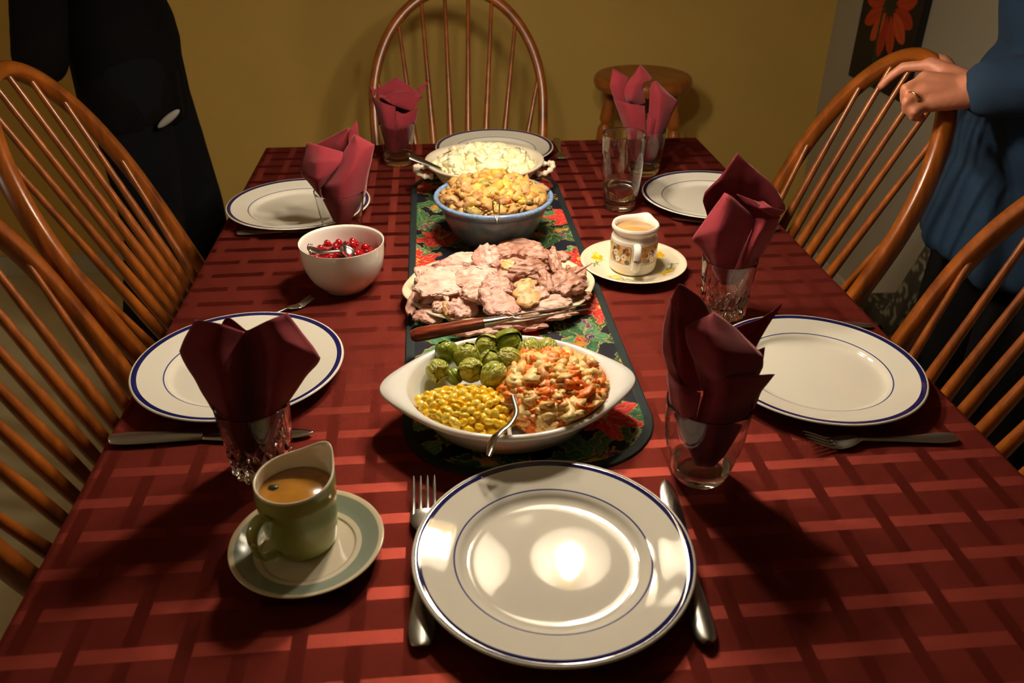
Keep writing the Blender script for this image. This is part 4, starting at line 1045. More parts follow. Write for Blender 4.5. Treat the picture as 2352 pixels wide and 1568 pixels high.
# ------------------------------------------------------------------ stuffing in the blue bowl
BB = (0.096, 1.372)
t = thing('blue_bowl', 'blue glazed stoneware bowl of stuffing', 'bowl', (*BB, TZ+.0022))
mm, nt, b = newmat('blue_glaze'); setp(b, 0.28, coat=0.3); b.inputs['Coat Roughness'].default_value = .1
f = noise_(nt, mapped(nt), 45, 5); nt.links.new(ramp(nt, f, [(0.3, rgb(62, 70, 88)), (0.7, rgb(92, 102, 124))]), b.inputs['Base Color']); M['blue_glaze'] = mm
mm, nt, b = newmat('rim_glaze'); setp(b, 0.2, coat=0.4); f = noise_(nt, mapped(nt), 160, 3)
nt.links.new(ramp(nt, f, [(0.3, rgb(104, 136, 186)), (0.7, rgb(140, 170, 208))]), b.inputs['Base Color']); M['rim_glaze'] = mm
M['cream_glaze'] = simple('cream_glaze', rgb(206, 186, 140), .25, 50, .12, coat=.3)
link('outside', lathe('outside', np.concatenate([[(0, .001), (.050, .001), (.052, 0)], cr([(.056, .002), (.072, .018), (.086, .044), (.092, .062), (.093, .066), (.0985, .072), (.1015, .078)], 5)]), 80, sharp=None), 'blue_glaze', t)
link('rim', lathe('rim', np.concatenate([cr([(.1005, .0765), (.1045, .0785), (.1052, .082), (.103, .0845), (.0985, .084), (.0965, .081)], 4)]), 80, sharp=None), 'rim_glaze', t)
link('inside', lathe('inside', cr([(.0975, .0825), (.091, .068), (.083, .045), (.066, .02), (0, .008)], 5), 80, sharp=None), 'cream_glaze', t)
heap('bread_stuffing', 'stuffing', BB[0], BB[1]-.002, .086, .082, .074, .110, 950, .0080, 23, 'golden bread stuffing with carrot bits heaped in the blue bowl', 'stuffing', amp=.75, pw=.55)
t = thing('serving_fork', 'small two-pronged silver handle resting on the blue bowl rim', 'serving fork')
A = np.array((*atz(1141, 506, .086)[:2], TZ+.091))
t.location = tuple(A); t.scale = (.85, .85, .85)
for sx in (-1, 1): link('prong', tube('prong', cr([(0, -.006, -.004), (sx*.003, .002, .002), (sx*.0058, .010, .012), (sx*.0062, .018, .024), (sx*.004, .022, .029)], 4), .0014, 8, (1, 0, 0.1)), 'steel', t)
link('shank', tube('shank', cr([(0, -.006, -.004), (0, -.007, -.004), (0, -.0085, -.006), (0, -.009, -.008)], 3), .0018, 8, (1, 0, 0)), 'steel', t)

# ------------------------------------------------------------------ platter of turkey
PT = np.array((0.088, 1.142)); PA, PB, PR = .1475, .121, math.radians(5)
def platter():
    prof = np.concatenate([[(0, .003), (.60, .003), (.62, 0), (.66, 0), (.68, .004)], cr([(.78, .010), (.93, .019), (1.0, .0225), (1.005, .0240), (.995, .0252)], 6), cr([(.93, .0232), (.80, .016), (.74, .0105), (.66, .0085), (.3, .008), (0, .008)], 8)])
    V, F = lathe_arrays(prof, 180, PA, PB)
    a = np.arctan2(V[..., 1]/PB, V[..., 0]/PA); r = np.hypot(V[..., 0]/PA, V[..., 1]/PB)
    sc = 1+.012*np.clip((r-.7)/.3, 0, 1)*np.cos(8*a)
    V[..., 0] *= sc; V[..., 1] *= sc
    C = np.empty(V.shape); C[:] = rgb(236, 224, 192)
    top = np.arange(len(prof))[:, None] > 12
    band = top & (np.abs(r-.955) < .007); C[band] = rgb(126, 116, 84)
    rg = np.random.RandomState(4)
    for ca, cr_, sz, col in ((-1.05, .86, .018, rgb(206, 84, 110)), (-.98, .84, .014, rgb(222, 120, 140)), (-1.16, .85, .013, rgb(190, 70, 96)), (-1.30, .86, .012, rgb(140, 140, 90)), (-.88, .86, .010, rgb(130, 140, 90)), (2.2, .85, .018, rgb(206, 84, 110)), (2.05, .85, .013, rgb(140, 140, 90))):
        px, py = PA*cr_*math.cos(ca), PB*cr_*math.sin(ca)
        q = np.hypot(V[..., 0]-px, V[..., 1]-py)+.004*np.sin(V[..., 0]*900)*np.cos(V[..., 1]*800)
        C[top & (q < sz)] = col
    me = mesh('platter', V.reshape(-1, 3), F); set_print(me, C.reshape(-1, 3))
    return me
o = link('oval_platter', platter(), 'print_china', None, (*PT, TZ+.0022), (0, 0, PR)); tag(o, 'cream oval platter with gold edge line under the turkey', 'platter')
def hp(x, y):
    dx, dy = x-PT[0], y-PT[1]; c_, s_ = math.cos(PR), math.sin(PR)
    u, v_ = (dx*c_+dy*s_)/(PA*.98), (-dx*s_+dy*c_)/(PB*.98); r2 = u*u+v_*v_
    return .014+max(0, 1-r2)**.6*.040
rng = random.Random(77)
def slab_piece(px, py, lx, ly, th, rz, tx, ty, mat, seed, bend=0.0, lift=0.0, sub=4, label=None, rag=.16):
    V, F = ico(sub); V = V.copy()
    for i in range(len(V)):
        p = V[i]; e = math.hypot(p[0], p[1])
        k = 1+rag*nz((p[0], p[1], 0), 2.3, seed)*1.4+.10*nz((p[0], p[1], p[2]*.3), 7, seed)+.06*nz((p[0], p[1], p[2]), 17, seed)
        z = math.copysign(abs(p[2])**.45, p[2])*th*.5
        z += (.14*th+.0008)*nz((p[0], p[1], .3), 3.2, seed+9)+.0006*nz(p, 9, seed)
        x, y = p[0]*lx*k, p[1]*ly*k
        V[i] = (x, y, z-bend*(x/lx)**2*lx+.25*bend*(y/ly)**2*ly)
    p = ath(px, py, hp)
    name = 'turkey_slice'
    o = link(name, mesh(name, V, F), mat, None, (p[0], p[1], p[2]+lift), (math.radians(tx), math.radians(ty), math.radians(rz)))
    tag(o, label or 'pale turkey scrap in the carved heap', 'turkey', 'carved turkey on the platter'); return o
# filling layer low on the platter
for k in range(26):
    a = k*2.4; r = .80*math.sqrt((k+.5)/26); c_, s_ = math.cos(PR), math.sin(PR)
    u, v_ = PA*r*math.cos(a), PB*r*math.sin(a); x, y = PT[0]+u*c_-v_*s_, PT[1]+u*s_+v_*c_
    V, F = lump(3, (.030, .022, .010), .35, 1.8, k*2.3)
    dark = u > .03 and v_ > -.03
    z = .012+.55*(hp(x, y)-.014)
    o = link('turkey_slice', mesh('turkey_slice', V, F), 'thigh' if dark else ('breast' if k % 2 else 'breast2'), None, (x, y, TZ+z), (rng.uniform(-.3, .3), rng.uniform(-.3, .3), rng.uniform(0, 3)))
    tag(o, 'dark turkey scrap lying low in the carved heap' if dark else 'pale turkey scrap lying low in the carved heap', 'turkey', 'carved turkey on the platter')
T_ = lambda zx, zy: (920+zx/5.113, 560+zy/5.113)
for (zx, zy, w_, h_, th, rz, tx, mat, bend, lift, lab) in [
    (480, 560, 640, 350, .009, 14, 24, 'breast', .12, .016, 'largest pale breast slice at the left front of the platter'),
    (610, 310, 430, 170, .016, 8, 26, 'breast2', .10, .006, 'shredded breast piece at the back left of the platter'),
    (330, 420, 300, 280, .009, 40, 20, 'breast', .1, .006, 'breast slice hanging over the back left platter edge'),
    (760, 250, 500, 170, .010, 6, 24, 'breast', .12, .010, 'long breast slice along the back of the platter'),
    (1010, 290, 340, 270, .008, -14, 34, 'breast2', .18, .020, 'rounded breast slice with a pink streak at the back middle'),
    (900, 470, 580, 250, .009, -6, 26, 'breast', .14, .010, 'broad breast slice in the middle of the platter'),
    (1130, 560, 330, 220, .010, 20, 26, 'breast2', .14, .012, 'breast slice right of the middle of the heap'),
    (1170, 730, 420, 380, .009, 30, 26, 'breast2', .18, .010, 'large smooth pink slice behind the carving fork shaft'),
    (850, 640, 260, 190, .009, 50, 34, 'breast', .22, .012, 'small torn slice in the middle front'),
    (700, 790, 310, 210, .012, 20, 26, 'breast2', .2, .006, 'torn chunk left of the smooth pink slice'),
    (580, 850, 150, 180, .006, 30, 40, 'skin_fat', .3, .010, 'curled piece with golden skin near the fork handle'),
    (340, 870, 340, 200, .010, 8, 22, 'breast2', .12, .006, 'breast chunk at the front left above the fork handle'),
    (160, 690, 140, 420, .010, -10, 10, 'breast2', .05, .003, 'thin slice along the left platter edge'),
    (240, 580, 140, 300, .010, -14, 10, 'breast', .05, .002, 'narrow pale slice at the far left'),
    (1420, 115, 580, 150, .010, -10, 26, 'thigh', .08, .016, 'long dark strip at the back of the platter'),
    (1250, 170, 340, 160, .012, 10, 26, 'thigh', .14, .012, 'dark torn piece behind the rounded slice'),
    (1580, 220, 410, 190, .014, -6, 24, 'thigh', .16, .016, 'dark meat chunk at the back right'),
    (1830, 210, 340, 130, .010, -26, 20, 'thigh', .10, .010, 'dark strip sloping down at the back right edge'),
    (1260, 320, 240, 120, .009, -38, 24, 'skin_fat', .12, .010, 'shiny sinew piece between pale and dark meat'),
    (1400, 310, 210, 120, .010, 20, 24, 'skin_fat', .1, .006, 'golden skin patch between the dark strips'),
    (1500, 400, 480, 160, .008, 18, 36, 'thigh', .14, .018, 'shiny dark strip lying across the right of the heap'),
    (1810, 320, 150, 300, .010, 6, 30, 'thigh', .22, .018, 'upright dark shred at the right'),
    (1720, 510, 190, 270, .014, 20, 28, 'thigh', .22, .010, 'twisted dark piece at the right'),
    (1950, 550, 460, 270, .022, 14, 22, 'thigh', .12, .012, 'biggest dark chunk at the right of the platter'),
    (2080, 410, 240, 190, .014, -20, 20, 'thigh', .1, .008, 'dark piece at the right platter edge'),
    (1470, 520, 330, 120, .010, 26, 28, 'skin_fat', .1, .006, 'golden strip under the shiny dark strip'),
    (1490, 670, 300, 250, .008, 14, 28, 'skin_fat', .2, .010, 'fan shaped pale golden piece right of the smooth slice'),
    (1720, 720, 600, 170, .008, 10, 20, 'breast', .06, .004, 'long flat breast slice under the fork prongs'),
    (2120, 640, 260, 110, .006, -22, 20, 'thigh', .08, .006, 'small flat strip at the right platter rim'),
    (1780, 850, 540, 120, .008, 9, 16, 'breast2', .05, .002, 'pale strip in front of the fork prongs'),
    (1530, 960, 400, 110, .009, 8, 16, 'breast2', .05, .000, 'pale strip at the front rim by the pink flower print'),
    (1260, 960, 420, 160, .014, 4, 20, 'breast2', .1, .004, 'pale chunk below the fork shaft'),
    (1040, 1015, 280, 110, .010, -6, 16, 'breast', .08, .000, 'ragged scrap at the front edge of the platter'),
    (760, 1025, 330, 100, .009, 6, 16, 'breast2', .05, .000, 'scrap below the fork handle at the front'),
    (1240, 1045, 190, 100, .008, 4, 16, 'breast', .05, -.002, 'crumbly scrap at the very front of the platter'),
    (470, 760, 190, 140, .010, 30, 26, 'breast', .1, .004, 'small pale chunk below the largest slice'),
    (1330, 860, 200, 120, .010, 10, 20, 'breast', .1, .004, 'pale lump where the fork prongs part'),
    (1640, 620, 220, 150, .010, 20, 26, 'breast2', .1, .006, 'pink shred between the golden fan and the big dark chunk'),
]:
    slab_piece(*T_(zx, zy), w_*.000064, h_*.000064/.78, th*.8, rz, tx, 0, mat, rng.uniform(0, 90), bend, lift, 5 if w_ > 300 else 4, lab, .26 if mat != 'breast' else .13)
for k in range(26):
    zx, zy = rng.uniform(150, 2150), rng.uniform(240, 1000)
    if ((zx-1150)/1080)**2+((zy-600)/460)**2 > 1: continue
    dark = zx > 1280 and zy < 640
    slab_piece(*T_(zx, zy), rng.uniform(.005, .012), rng.uniform(.003, .006), rng.uniform(.003, .006), rng.uniform(0, 180), rng.uniform(5, 35), rng.uniform(-15, 15), 'thigh' if dark else rng.choice(['breast', 'breast2', 'skin_fat']), rng.uniform(0, 90), .2, rng.uniform(.004, .010), 3,
               'small dark turkey shred on top of the heap' if dark else 'small pale turkey shred on top of the heap', .35)
tag(link('bone_splinter', tube('bone_splinter', [atz(1318, 628, .050)-np.array([0, 0, 0]), atz(1340, 616, .056), atz(1361, 604, .064)], [.003, .002, .0004], 8), 'thigh'), 'thin pointed splinter sticking out at the right of the turkey', 'bone')
# carving fork
t = thing('carving_fork', 'two-pronged carving fork with riveted wooden handle across the turkey', 'carving fork')
A, B1, B2, C1, C2 = atz(944, 771, .036), atz(1112, 741, .054), atz(1165, 731, .056), atz(1346, 699, .050), atz(1368, 707, .044)
t.location = tuple(A)
Lc = lambda p: np.array(p)-A
P_ = cr([Lc(A), Lc(A+(B1-A)*.1), Lc(A+(B1-A)*.45), Lc(A+(B1-A)*.8), Lc(B1)], 5); nP = len(P_)
R_ = cr(np.array([(.0060, .0055), (.0108, .0084), (.0100, .0080), (.0090, .0072), (.0080, .0066)]), 5)
hnd = link('handle', tube('handle', P_, R_, 16, sq=.7), 'rosewood', t)
for f_ in (.18, .52, .86):
    c_ = Lc(A+(B1-A)*f_)+np.array((0, -.0042, .0052)); V, F = ell(c_, (.0022, .0012, .0012), 2); link('rivet', mesh('rivet', V, F), 'steel', hnd)
link('bolster', tube('bolster', [Lc(B1+(A-B1)*.01), Lc(B1+(B2-B1)*.3), Lc(B2)], [(.0078, .0062), (.0070, .0052), (.0045, .0038)], 14, sq=.8), 'steel', t)
sd = np.cross(B2-A, [0, 0, 1.0]); sd /= np.linalg.norm(sd)
for C_, sg in ((C1, -1), (C2, 1)):
    P_ = cr([Lc(B2-(B2-B1)*.2), Lc(B2+(C_-B2)*.06), Lc(B2+(C_-B2)*.15)+sd*sg*.0055, Lc(B2+(C_-B2)*.5)+sd*sg*.004, Lc(C_)], 6)
    link('prong', tube('prong', P_, np.linspace(.0026, .0007, len(P_)), 10), 'pewter', t)
# ------------------------------------------------------------------ divided casserole with three vegetables
CC = np.array((0.074, 0.822))
def casserole():
    n = 120; a = np.linspace(0, 2*np.pi, n, endpoint=False); ca, sa = np.cos(a), np.sin(a)
    hb = np.exp(-(sa/.42)**2)
    def ringp(rx, ry, z, h=0.0, dz=0.0): return np.stack([rx*ca+np.sign(ca)*h*hb, ry*sa, np.full(n, z)+dz*hb], 1)
    rows = [ringp(.001, .001, .002), ringp(.078, .066, .002), ringp(.082, .070, 0), ringp(.087, .074, .001), ringp(.100, .086, .012), ringp(.113, .097, .030), ringp(.121, .104, .042, .004), ringp(.124, .107, .0455, .012), ringp(.129, .111, .0470, .0225, .001),
            ringp(.1305, .1125, .0500, .0235, .001), ringp(.1295, .1115, .0528, .0228, .001), ringp(.126, .1085, .0540, .014), ringp(.1235, .1060, .0535, .0), ringp(.1205, .1030, .0500), ringp(.114, .097, .034), ringp(.102, .087, .016), ringp(.086, .073, .008), ringp(.05, .04, .0066), ringp(.001, .001, .0066)]
    V = np.concatenate(rows); F = [(i*n+j, i*n+(j+1) % n, (i+1)*n+(j+1) % n, (i+1)*n+j) for i in range(len(rows)-1) for j in range(n)]
    return mesh('casserole', V, F)
t = thing('divided_casserole', 'white milk glass oval casserole with pointed handles', 'casserole', (*CC, TZ+.0022))
link('dish', casserole(), 'milk_glass', t)
V, F = box_arrays((-.006, 0, .022), (.005, 1.0, .034)); V[:, 1] = np.sign(V[:, 1])*np.where(V[:, 2] > .02, .095, .066); bevel_mod(link('divider', mesh('divider', V, F, False), 'milk_glass', t), .002)
def in_dish(V, k=.985):
    """keep food inside the casserole's inner wall"""
    V = V.copy(); z = V[:, 2]-.0022
    rx = np.interp(z, [.0066, .008, .016, .034, .050, .0535, .07], [.070, .086, .102, .114, .1205, .1235, .130])*k
    ry = np.interp(z, [.0066, .008, .016, .034, .050, .0535, .07], [.060, .073, .087, .097, .1030, .1060, .112])*k
    d = np.hypot((V[:, 0]-CC[0])/rx, (V[:, 1]-CC[1])/ry); m_ = d > 1
    V[m_, 0] = CC[0]+(V[m_, 0]-CC[0])/d[m_]; V[m_, 1] = CC[1]+(V[m_, 1]-CC[1])/d[m_]; return V

# sprouts
def sprout_shell(a0, width, seed, lift):
    """one wrapped leaf: a cap of the sphere bounded by a leaf outline, slightly lifted"""
    G = []; nu, nv = 10, 12
    for i in range(nv):
        s = i/(nv-1); th = math.pi*(.93-.80*s)          # from the stem end over the flank to the tip
        w_ = width*math.sin(math.pi*min(1, .12+.86*s))**.7
        for j in range(nu):
            q = (j/(nu-1)-.5)*2; ph = a0+w_*q/max(.35, math.sin(th))
            r = 1.0+lift+.05*abs(q)**2*(s)+.02*math.sin(8*q+seed)
            G.append((r*math.sin(th)*math.cos(ph), r*math.sin(th)*math.sin(ph), r*math.cos(th)*1.08))
    F = [(i*nu+j, i*nu+j+1, (i+1)*nu+j+1, (i+1)*nu+j) for i in range(nv-1) for j in range(nu-1)]
    return np.array(G), F
S8 = lambda zx, zy: (850+zx/3.618, 700+zy/3.618)
rng = random.Random(9)
SP = [(635, 390, 85, .058, 'deep green sprout at the far left of the casserole'), (805, 425, 97, .056, 'big sprout second from the left in the back row'),
      (970, 340, 82, .061, 'pointed pale sprout third from the left in the back row'), (1150, 318, 100, .062, 'largest shiny dark green sprout at the back'),
      (1335, 395, 96, .059, 'ruffled green sprout touching the carrot mash'), (1470, 380, 84, .057, 'rightmost sprout behind the carrot mash'),
      (1155, 448, 88, .066, 'round light green sprout on top in front of the largest one'), (1000, 468, 76, .058, 'half hidden sprout in the middle of the pile'),
      (840, 548, 92, .056, 'smooth light green sprout left of the front one'), (1030, 590, 102, .055, 'front sprout next to the sweet corn'),
      (567, 545, 88, .048, 'sprout showing its pale cut stem at the left'), (705, 588, 62, .044, 'small dark sprout half buried among the others'),
      (1170, 600, 58, .044, 'small sprout wedged between corn and carrot mash')]
core_me = mesh('core', *lump(3, (1, 1, 1.06), .07, 1.6, 4.2))
for k, (zx, zy, r, z, lab) in enumerate(SP):
    p = atz(*S8(zx, zy), z); R_ = r/3.618*np.dot(p-np.array([0, 0, CAMZ]), CF)/FPX
    t = thing('brussels_sprout', lab, 'brussels sprout', tuple(p), group='brussels sprouts in the casserole')
    e = (rng.uniform(-1.2, 1.2), rng.uniform(-1.0, 1.0), rng.uniform(0, 6.28))
    if k == 10: e = (1.25, 0.1, 0.1)
    t.rotation_euler = e; t.scale = (R_*1.02,)*3
    mt = 'sprout_dark' if k in (0, 3, 11) else 'sprout'
    c_me = core_me.copy(); c_me.name = 'core'; link('core', c_me, mt, t)
    for j in range(5):
        V, F = sprout_shell(j*1.2566+rng.uniform(-.2, .2), .82, j+k, .04+.04*j)
        lf = mesh('leaf', V, F); o = link('leaf', lf, mt, t); md = o.modifiers.new('thickness', 'SOLIDIFY'); md.thickness = .03
    V, F = ell((0, 0, -1.04), (.36, .36, .16), 2); link('stem_end', mesh('stem_end', V, F), 'sprout_stem', t)

# sweet corn
KC = atz(1060, 938, .046)[:2]; KRX, KRY = .0635, .0500
def kz(x, y):
    r2 = ((x-KC[0])/KRX)**2+((y-KC[1])/KRY)**2
    return .036+.022*max(0, 1-r2)**.7
def kernel(seed):
    V, F = ico(2); V = V.copy()
    for i in range(len(V)):
        p = np.sign(V[i])*np.abs(V[i])**.72
        w_ = 1-.36*(p[0] > 0)*p[0]
        V[i] = (p[0]*.0066, p[1]*.0055*w_, p[2]*.0042*w_*(1-.25*max(0, -p[0])*(1-abs(p[1]))))
        V[i] *= 1+.08*nz(V[i]*260, 1, seed)
    return V, F
KM = []
for k in range(4):
    me = mesh('corn_kernel', *kernel(k*3.3)); me.materials.append(M['corn' if k % 2 else 'corn_pale']); KM.append(me)
n = 40; G = []
for i in range(12):
    r = i/11
    for k in range(n):
        a = 2*math.pi*k/n; x, y = KC[0]+KRX*r*math.cos(a), KC[1]+KRY*r*math.sin(a); G.append((x-KC[0], y-KC[1], kz(x, y)-.0048))
F = [(i*n+j, i*n+(j+1) % n, (i+1)*n+(j+1) % n, (i+1)*n+j) for i in range(11) for j in range(n)]
parts = [(np.array(G), F)]
for k in range(170):
    r = math.sqrt(rng.random()); a = rng.uniform(0, 6.28); x, y = KRX*r*math.cos(a), KRY*r*math.sin(a)
    v_, f_ = kernel(k); v_ = v_@rot3(rng.uniform(-1, 1), rng.uniform(-1, 1), rng.uniform(0, 6.28)).T
    parts.append((v_+np.array((x, y, kz(KC[0]+x, KC[1]+y)-.0050)), f_))
V, F = join(parts); V = in_dish(V+np.array((KC[0], KC[1], 0)))-np.array((KC[0], KC[1], 0))
tag(link('sweet_corn', mesh('sweet_corn', V, F), 'corn', None, (KC[0], KC[1], TZ+.0006)), 'yellow sweet corn packed beneath the top kernels in the casserole', 'sweet corn', kind='stuff')
pts = []
tries = 0
while len(pts) < 185 and tries < 30000:
    tries += 1
    r = math.sqrt(rng.random())*1.0; a = rng.uniform(0, 6.28); x, y = KC[0]+KRX*r*math.cos(a), KC[1]+KRY*r*math.sin(a)
    if np.abs(in_dish(np.array([[x, y, kz(x, y)]]), .93)-np.array([[x, y, kz(x, y)]])).max() > 1e-6: continue
    if all((x-q[0])**2+(y-q[1])**2 > .0076**2 for q in pts): pts.append((x, y))
for k, (x, y) in enumerate(pts):
    o = link('corn_kernel', KM[rng.randrange(4)], None, None, (x, y, TZ+.0006+kz(x, y)+rng.uniform(-.001, .0018)), (rng.uniform(-.8, .8), rng.uniform(-.8, .8), rng.uniform(0, 6.28)))
    tag(o, 'yellow corn kernel on top of the sweet corn heap', 'corn kernel', 'corn kernels on the heap')

# carrot and turnip mash
heap('carrot_turnip_mash', 'mash', 0.1275, 0.812, .064, .086, .038, .074, 1500, .0062, 31, 'orange and cream carrot turnip mash filling the right of the casserole', 'vegetable mash', clip=in_dish, amp=.75, pw=.55)
heap2 = random.Random(3)
# serving spoon over the front rim
t = thing('serving_spoon', 'silver spoon hanging over the front of the casserole', 'spoon', group='serving spoons')
Q = [atz(1178, 908, .064), atz(1186, 945, .064), atz(1172, 972, .064), atz(1148, 992, .063), atz(1131, 1012, .0585), atz(1122, 1046, .046)]
t.location = tuple(Q[3]); P_ = cr([q-Q[3] for q in Q], 6)
W_ = np.interp(np.linspace(0, 1, len(P_)), [0, .3, .55, .75, .92, 1], [.0034, .0030, .0040, .0062, .0074, .0045])
link('handle', tube('handle', P_, np.stack([W_, np.full(len(W_), .0014)], 1), 12, (0, .4, 1)), 'steel', t)
V, F = Bw; V = (V-np.array((.150, 0, .0095)))@rot3(0, .3, 1.4).T; link('spoon_bowl', mesh('spoon_bowl', V+(Q[0]-Q[3])+np.array((.004, .022, -.016)), F), 'steel', t)

# ------------------------------------------------------------------ jugs and saucers
def paint_lathe(name, prof, segs, fn, sx=1, sy=1, deform=None):
    V, F = lathe_arrays(prof, segs, sx, sy); C = fn(V)
    if deform is not None: V = deform(V)
    me = mesh(name, V.reshape(-1, 3), F); set_print(me, C.reshape(-1, 3)); return me
SC_ = (0.318, 1.226)
def saucer_paint(V):
    C = np.empty(V.shape); C[:] = rgb(240, 228, 200)
    X, Y = V[..., 0], V[..., 1]; top = (np.arange(V.shape[0]) > 22)[:, None] & np.ones(V.shape[:2], bool)
    rg = np.random.RandomState(8)
    for ca in (2.75, 4.15, 5.75, 0.75):
        cx_, cy_ = .060*math.cos(ca), .060*math.sin(ca)
        tx, ty = -math.sin(ca), math.cos(ca)
        for j in range(7):
            s = (j-3)*.0055; lx_, ly_ = cx_+tx*(s+.010), cy_+ty*(s+.010)
            dx, dy = X-lx_, Y-ly_; an = rg.uniform(0, 3.14); u = dx*math.cos(an)+dy*math.sin(an); v_ = -dx*math.sin(an)+dy*math.cos(an)
            C[top & ((u/.010)**2+(v_/.0012)**2 < 1)] = rgb(120, 142, 70)
        for j in range(9):
            fx, fy = cx_-tx*.008+rg.uniform(-.010, .010), cy_-ty*.008+rg.uniform(-.010, .010)
            dx, dy = X-fx, Y-fy; an = rg.uniform(0, 3.14); u = dx*math.cos(an)+dy*math.sin(an); v_ = -dx*math.sin(an)+dy*math.cos(an)
            C[top & ((u/.0075)**2+(v_/.0032)**2 < 1)] = [rgb(248, 214, 62), rgb(250, 228, 96), rgb(240, 184, 40)][j % 3]
    return C
prof = np.concatenate([[(0, .002), (.046, .002), (.047, 0), (.050, 0), (.051, .003)], cr([(.058, .006), (.076, .013), (.0868, .0172), (.0880, .0182), (.0872, .0190)], 4), cr([(.082, .0175), (.068, .0128), (.052, .0088), (.040, .0078), (.02, .0076), (0, .0076)], 16)])
tag(link('saucer', paint_lathe('saucer', prof, 220, saucer_paint), 'print_china', None, (*SC_, TZ+.0006)), 'cream saucer with yellow daffodils under the white jug', 'saucer', 'saucers')
def spout(ang, push, rise, z0, z1, width):
    def fn(V):
        V = V.copy(); a = np.arctan2(V[..., 1], V[..., 0]); d = np.abs((a-ang+np.pi) % (2*np.pi)-np.pi); g = np.exp(-(d/width)**2)*np.clip((V[..., 2]-z0)/(z1-z0), 0, 1)**1.5
        V[..., 0] += math.cos(ang)*push*g; V[..., 1] += math.sin(ang)*push*g; V[..., 2] += rise*g; return V
    return fn
JC = (0.315, 1.219); HA = math.radians(-97)
def jug_paint(V):
    C = np.empty(V.shape); C[:] = rgb(240, 233, 220)
    a = np.arctan2(V[..., 1], V[..., 0]); z = V[..., 2]; n_out = 34; rg = np.random.RandomState(12)
    out = (np.arange(V.shape[0]) < 44)[:, None] & np.ones(V.shape[:2], bool)
    for k in range(4):
        c = HA+math.radians(45+90*k); u = ((a-c+np.pi) % (2*np.pi)-np.pi)*.0385; v_ = z-.0365
        q = np.maximum(np.abs(u)-.0185, np.abs(v_)-.0125); q2 = np.hypot(np.maximum(np.abs(u)-.0185, 0), np.maximum(np.abs(v_)-.0125, 0))+np.minimum(q, 0)
        pan = out & (q2 < .003); C[pan] = rgb(226, 186, 116)
        for j in range(26):
            fx, fy, fr = rg.uniform(-.0175, .0175), rg.uniform(-.0115, .0115), rg.uniform(.002, .0045)
            col = [rgb(204, 132, 62), rgb(150, 70, 48), rgb(120, 118, 98), rgb(232, 168, 74), rgb(160, 92, 72), rgb(88, 82, 66)][rg.randint(6)]
            C[pan & ((u-fx)**2+(v_-fy)**2 < fr**2)] = col
        for fx, fy in ((-.006, .002), (.010, -.003), (-.001, -.008)):
            for p_ in range(5):
                px, py = fx+.0032*math.cos(p_*1.257+.3), fy+.0032*math.sin(p_*1.257+.3); C[pan & ((u-px)**2+(v_-py)**2 < .0021**2)] = rgb(246, 240, 226)
            C[pan & ((u-fx)**2+(v_-fy)**2 < .0011**2)] = rgb(120, 100, 60)
        C[out & (np.abs(q2-.003) < .00045)] = rgb(70, 52, 40)
    return C
t = thing('cream_jug', 'white jug with flowered panels on the daffodil saucer', 'jug', (*JC, TZ+.0086))
pr = np.concatenate([[(0, .001), (.0315, .001), (.0325, 0)], cr([(.0345, .0010), (.0375, .0050), (.0385, .012), (.0386, .030), (.0386, .050), (.0378, .0570), (.0350, .0625), (.0338, .0655), (.0350, .0685), (.0378, .0715), (.0385, .0755), (.0370, .0795)], 6)[:-1]])
# even rows in the painted zone
zz = np.linspace(.0125, .0555, 60); body_rows = np.stack([np.interp(zz, [.012, .03, .05, .057], [.0385, .0386, .0386, .0378]), zz], 1)
lo = pr[pr[:, 1] < .0125]; hi = pr[pr[:, 1] > .0555]
lo = lo[:]; prof = np.concatenate([lo, body_rows, hi, [(.0370, .0795), (.0340, .0785), (.0318, .0745), (.0312, .066), (.0345, .056), (.0350, .03), (.033, .008), (0, .006)]])
def jp(V):
    C = np.empty(V.shape); C[:] = rgb(240, 233, 220)
    i0, i1 = len(lo)-1, len(lo)+62; sub = V[i0:i1]; C[i0:i1] = jug_paint_rows(sub); return C
def jug_paint_rows(V):
    return np.concatenate([jug_paint(V[:44]), jug_paint(V[44:])], 0)
link('body', paint_lathe('body', prof, 260, jp, deform=spout(math.radians(52), .008, .003, .060, .080, .36)), 'print_china', t)
hx, hy = math.cos(HA), math.sin(HA)
hpts = cr([(.036*hx, .036*hy, .0545), (.046*hx, .046*hy, .0575), (.056*hx, .056*hy, .050), (.0575*hx, .0575*hy, .034), (.050*hx, .050*hy, .018), (.037*hx, .037*hy, .013)], 6)
link('handle', tube('handle', hpts, np.tile([.0062, .0036], (len(hpts), 1)), 14, up=(-hy*0+hx*.01, hy*.01, 1.0)), 'white_china', t)
tag(link('cream_gravy', lathe('cream_gravy', [(0, .0700), (.0305, .0700), (.0312, .0695), (.031, .066), (0, .064)], 48), 'cream_gravy', None, (*JC, TZ+.0086)), 'pale brown gravy filling the flowered white jug', 'gravy')

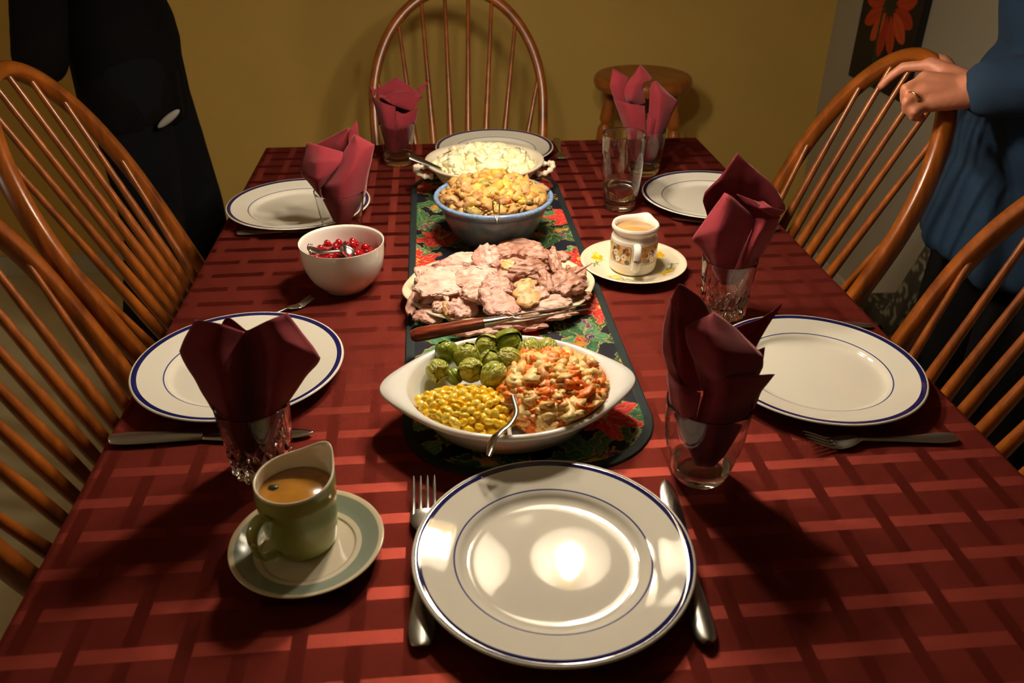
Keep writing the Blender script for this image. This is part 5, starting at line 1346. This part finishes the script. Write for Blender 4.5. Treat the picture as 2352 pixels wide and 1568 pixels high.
SG = (-0.143, 0.614); CRM = rgb(222, 206, 172)
M['saucer_band'] = radial('banded_saucer', [(0.0, rgb(228, 216, 190)), (0.222, rgb(198, 186, 158)), (0.230, rgb(228, 216, 190)), (0.258, rgb(146, 156, 140)), (0.347, CRM)], .13, .4)
prof = np.concatenate([[(0, .002), (.040, .002), (.041, 0), (.044, 0), (.045, .003)], cr([(.052, .007), (.066, .0135), (.0738, .0170), (.0748, .0180), (.0740, .0187)], 4), cr([(.069, .0168), (.056, .0112), (.047, .0090), (.044, .0078), (.02, .0074), (0, .0074)], 5)])
tag(link('saucer', lathe('saucer', prof, 96, sharp=None), 'saucer_band', None, (*SG, TZ+.0006)), 'cream saucer with a grey-green band under the green jug', 'saucer', 'saucers')
JG = (-0.149, 0.626)
mm, nt, b = newmat('green_glaze'); setp(b, .16, coat=.5); f = noise_(nt, mapped(nt), 30, 3); nt.links.new(ramp(nt, f, [(.3, rgb(160, 164, 82)), (.7, rgb(176, 178, 98))]), b.inputs['Base Color']); M['green_glaze'] = mm
t = thing('gravy_jug', 'olive green jug of brown gravy on a banded saucer', 'jug', (*JG, TZ+.0084))
SA = math.radians(52); HB = math.radians(232)
dfm0 = spout(SA, .012, .009, .045, .082, .5)
def dfm(V):
    V = dfm0(V); k = np.clip((V[..., 2]-.02)/.06, 0, 1); V[..., 2] += .05*k*(V[..., 0]*math.cos(SA)+V[..., 1]*math.sin(SA)); return V
outp = cr([(.0318, .001), (.0336, .006), (.0352, .020), (.0368, .038), (.0376, .050), (.0384, .066), (.0376, .078)], 5)
link('outside', lathe('outside', np.concatenate([[(0, .001), (.030, .0)], outp]), 72, sharp=None, fn=dfm), 'green_glaze', t)
link('inside', lathe('inside', cr([(.0377, .0776), (.0372, .0796), (.0358, .0796), (.0352, .077), (.0358, .066), (.0350, .05), (.032, .012), (0, .006)], 5), 72, sharp=None, fn=dfm), 'cream_china', t)
hx, hy = math.cos(HB), math.sin(HB)
hpts = cr([(.0355*hx, .0355*hy, .055), (.046*hx, .046*hy, .0605), (.0565*hx, .0565*hy, .052), (.0575*hx, .0575*hy, .036), (.050*hx, .050*hy, .017), (.0335*hx, .0335*hy, .010)], 6)
link('handle', tube('handle', hpts, np.tile([.0068, .0032], (len(hpts), 1)), 14, up=(hx*.01, hy*.01, 1.0)), 'green_glaze', t)
gv = lathe('brown_gravy', [(0, .0625), (.0350, .0625), (.0356, .0618), (.035, .056), (0, .054)], 56)
tag(link('brown_gravy', gv, 'gravy', None, (*JG, TZ+.0084)), 'brown gravy inside the olive green jug', 'gravy')
V, F = lump(2, (.0052, .0038, .0014), .3, 2, 3); tag(link('herb_fleck', mesh('herb_fleck', V, F), 'herb', None, (JG[0]-.022, JG[1]+.006, TZ+.0716)), 'dark herb fleck floating on the brown gravy', 'herb')
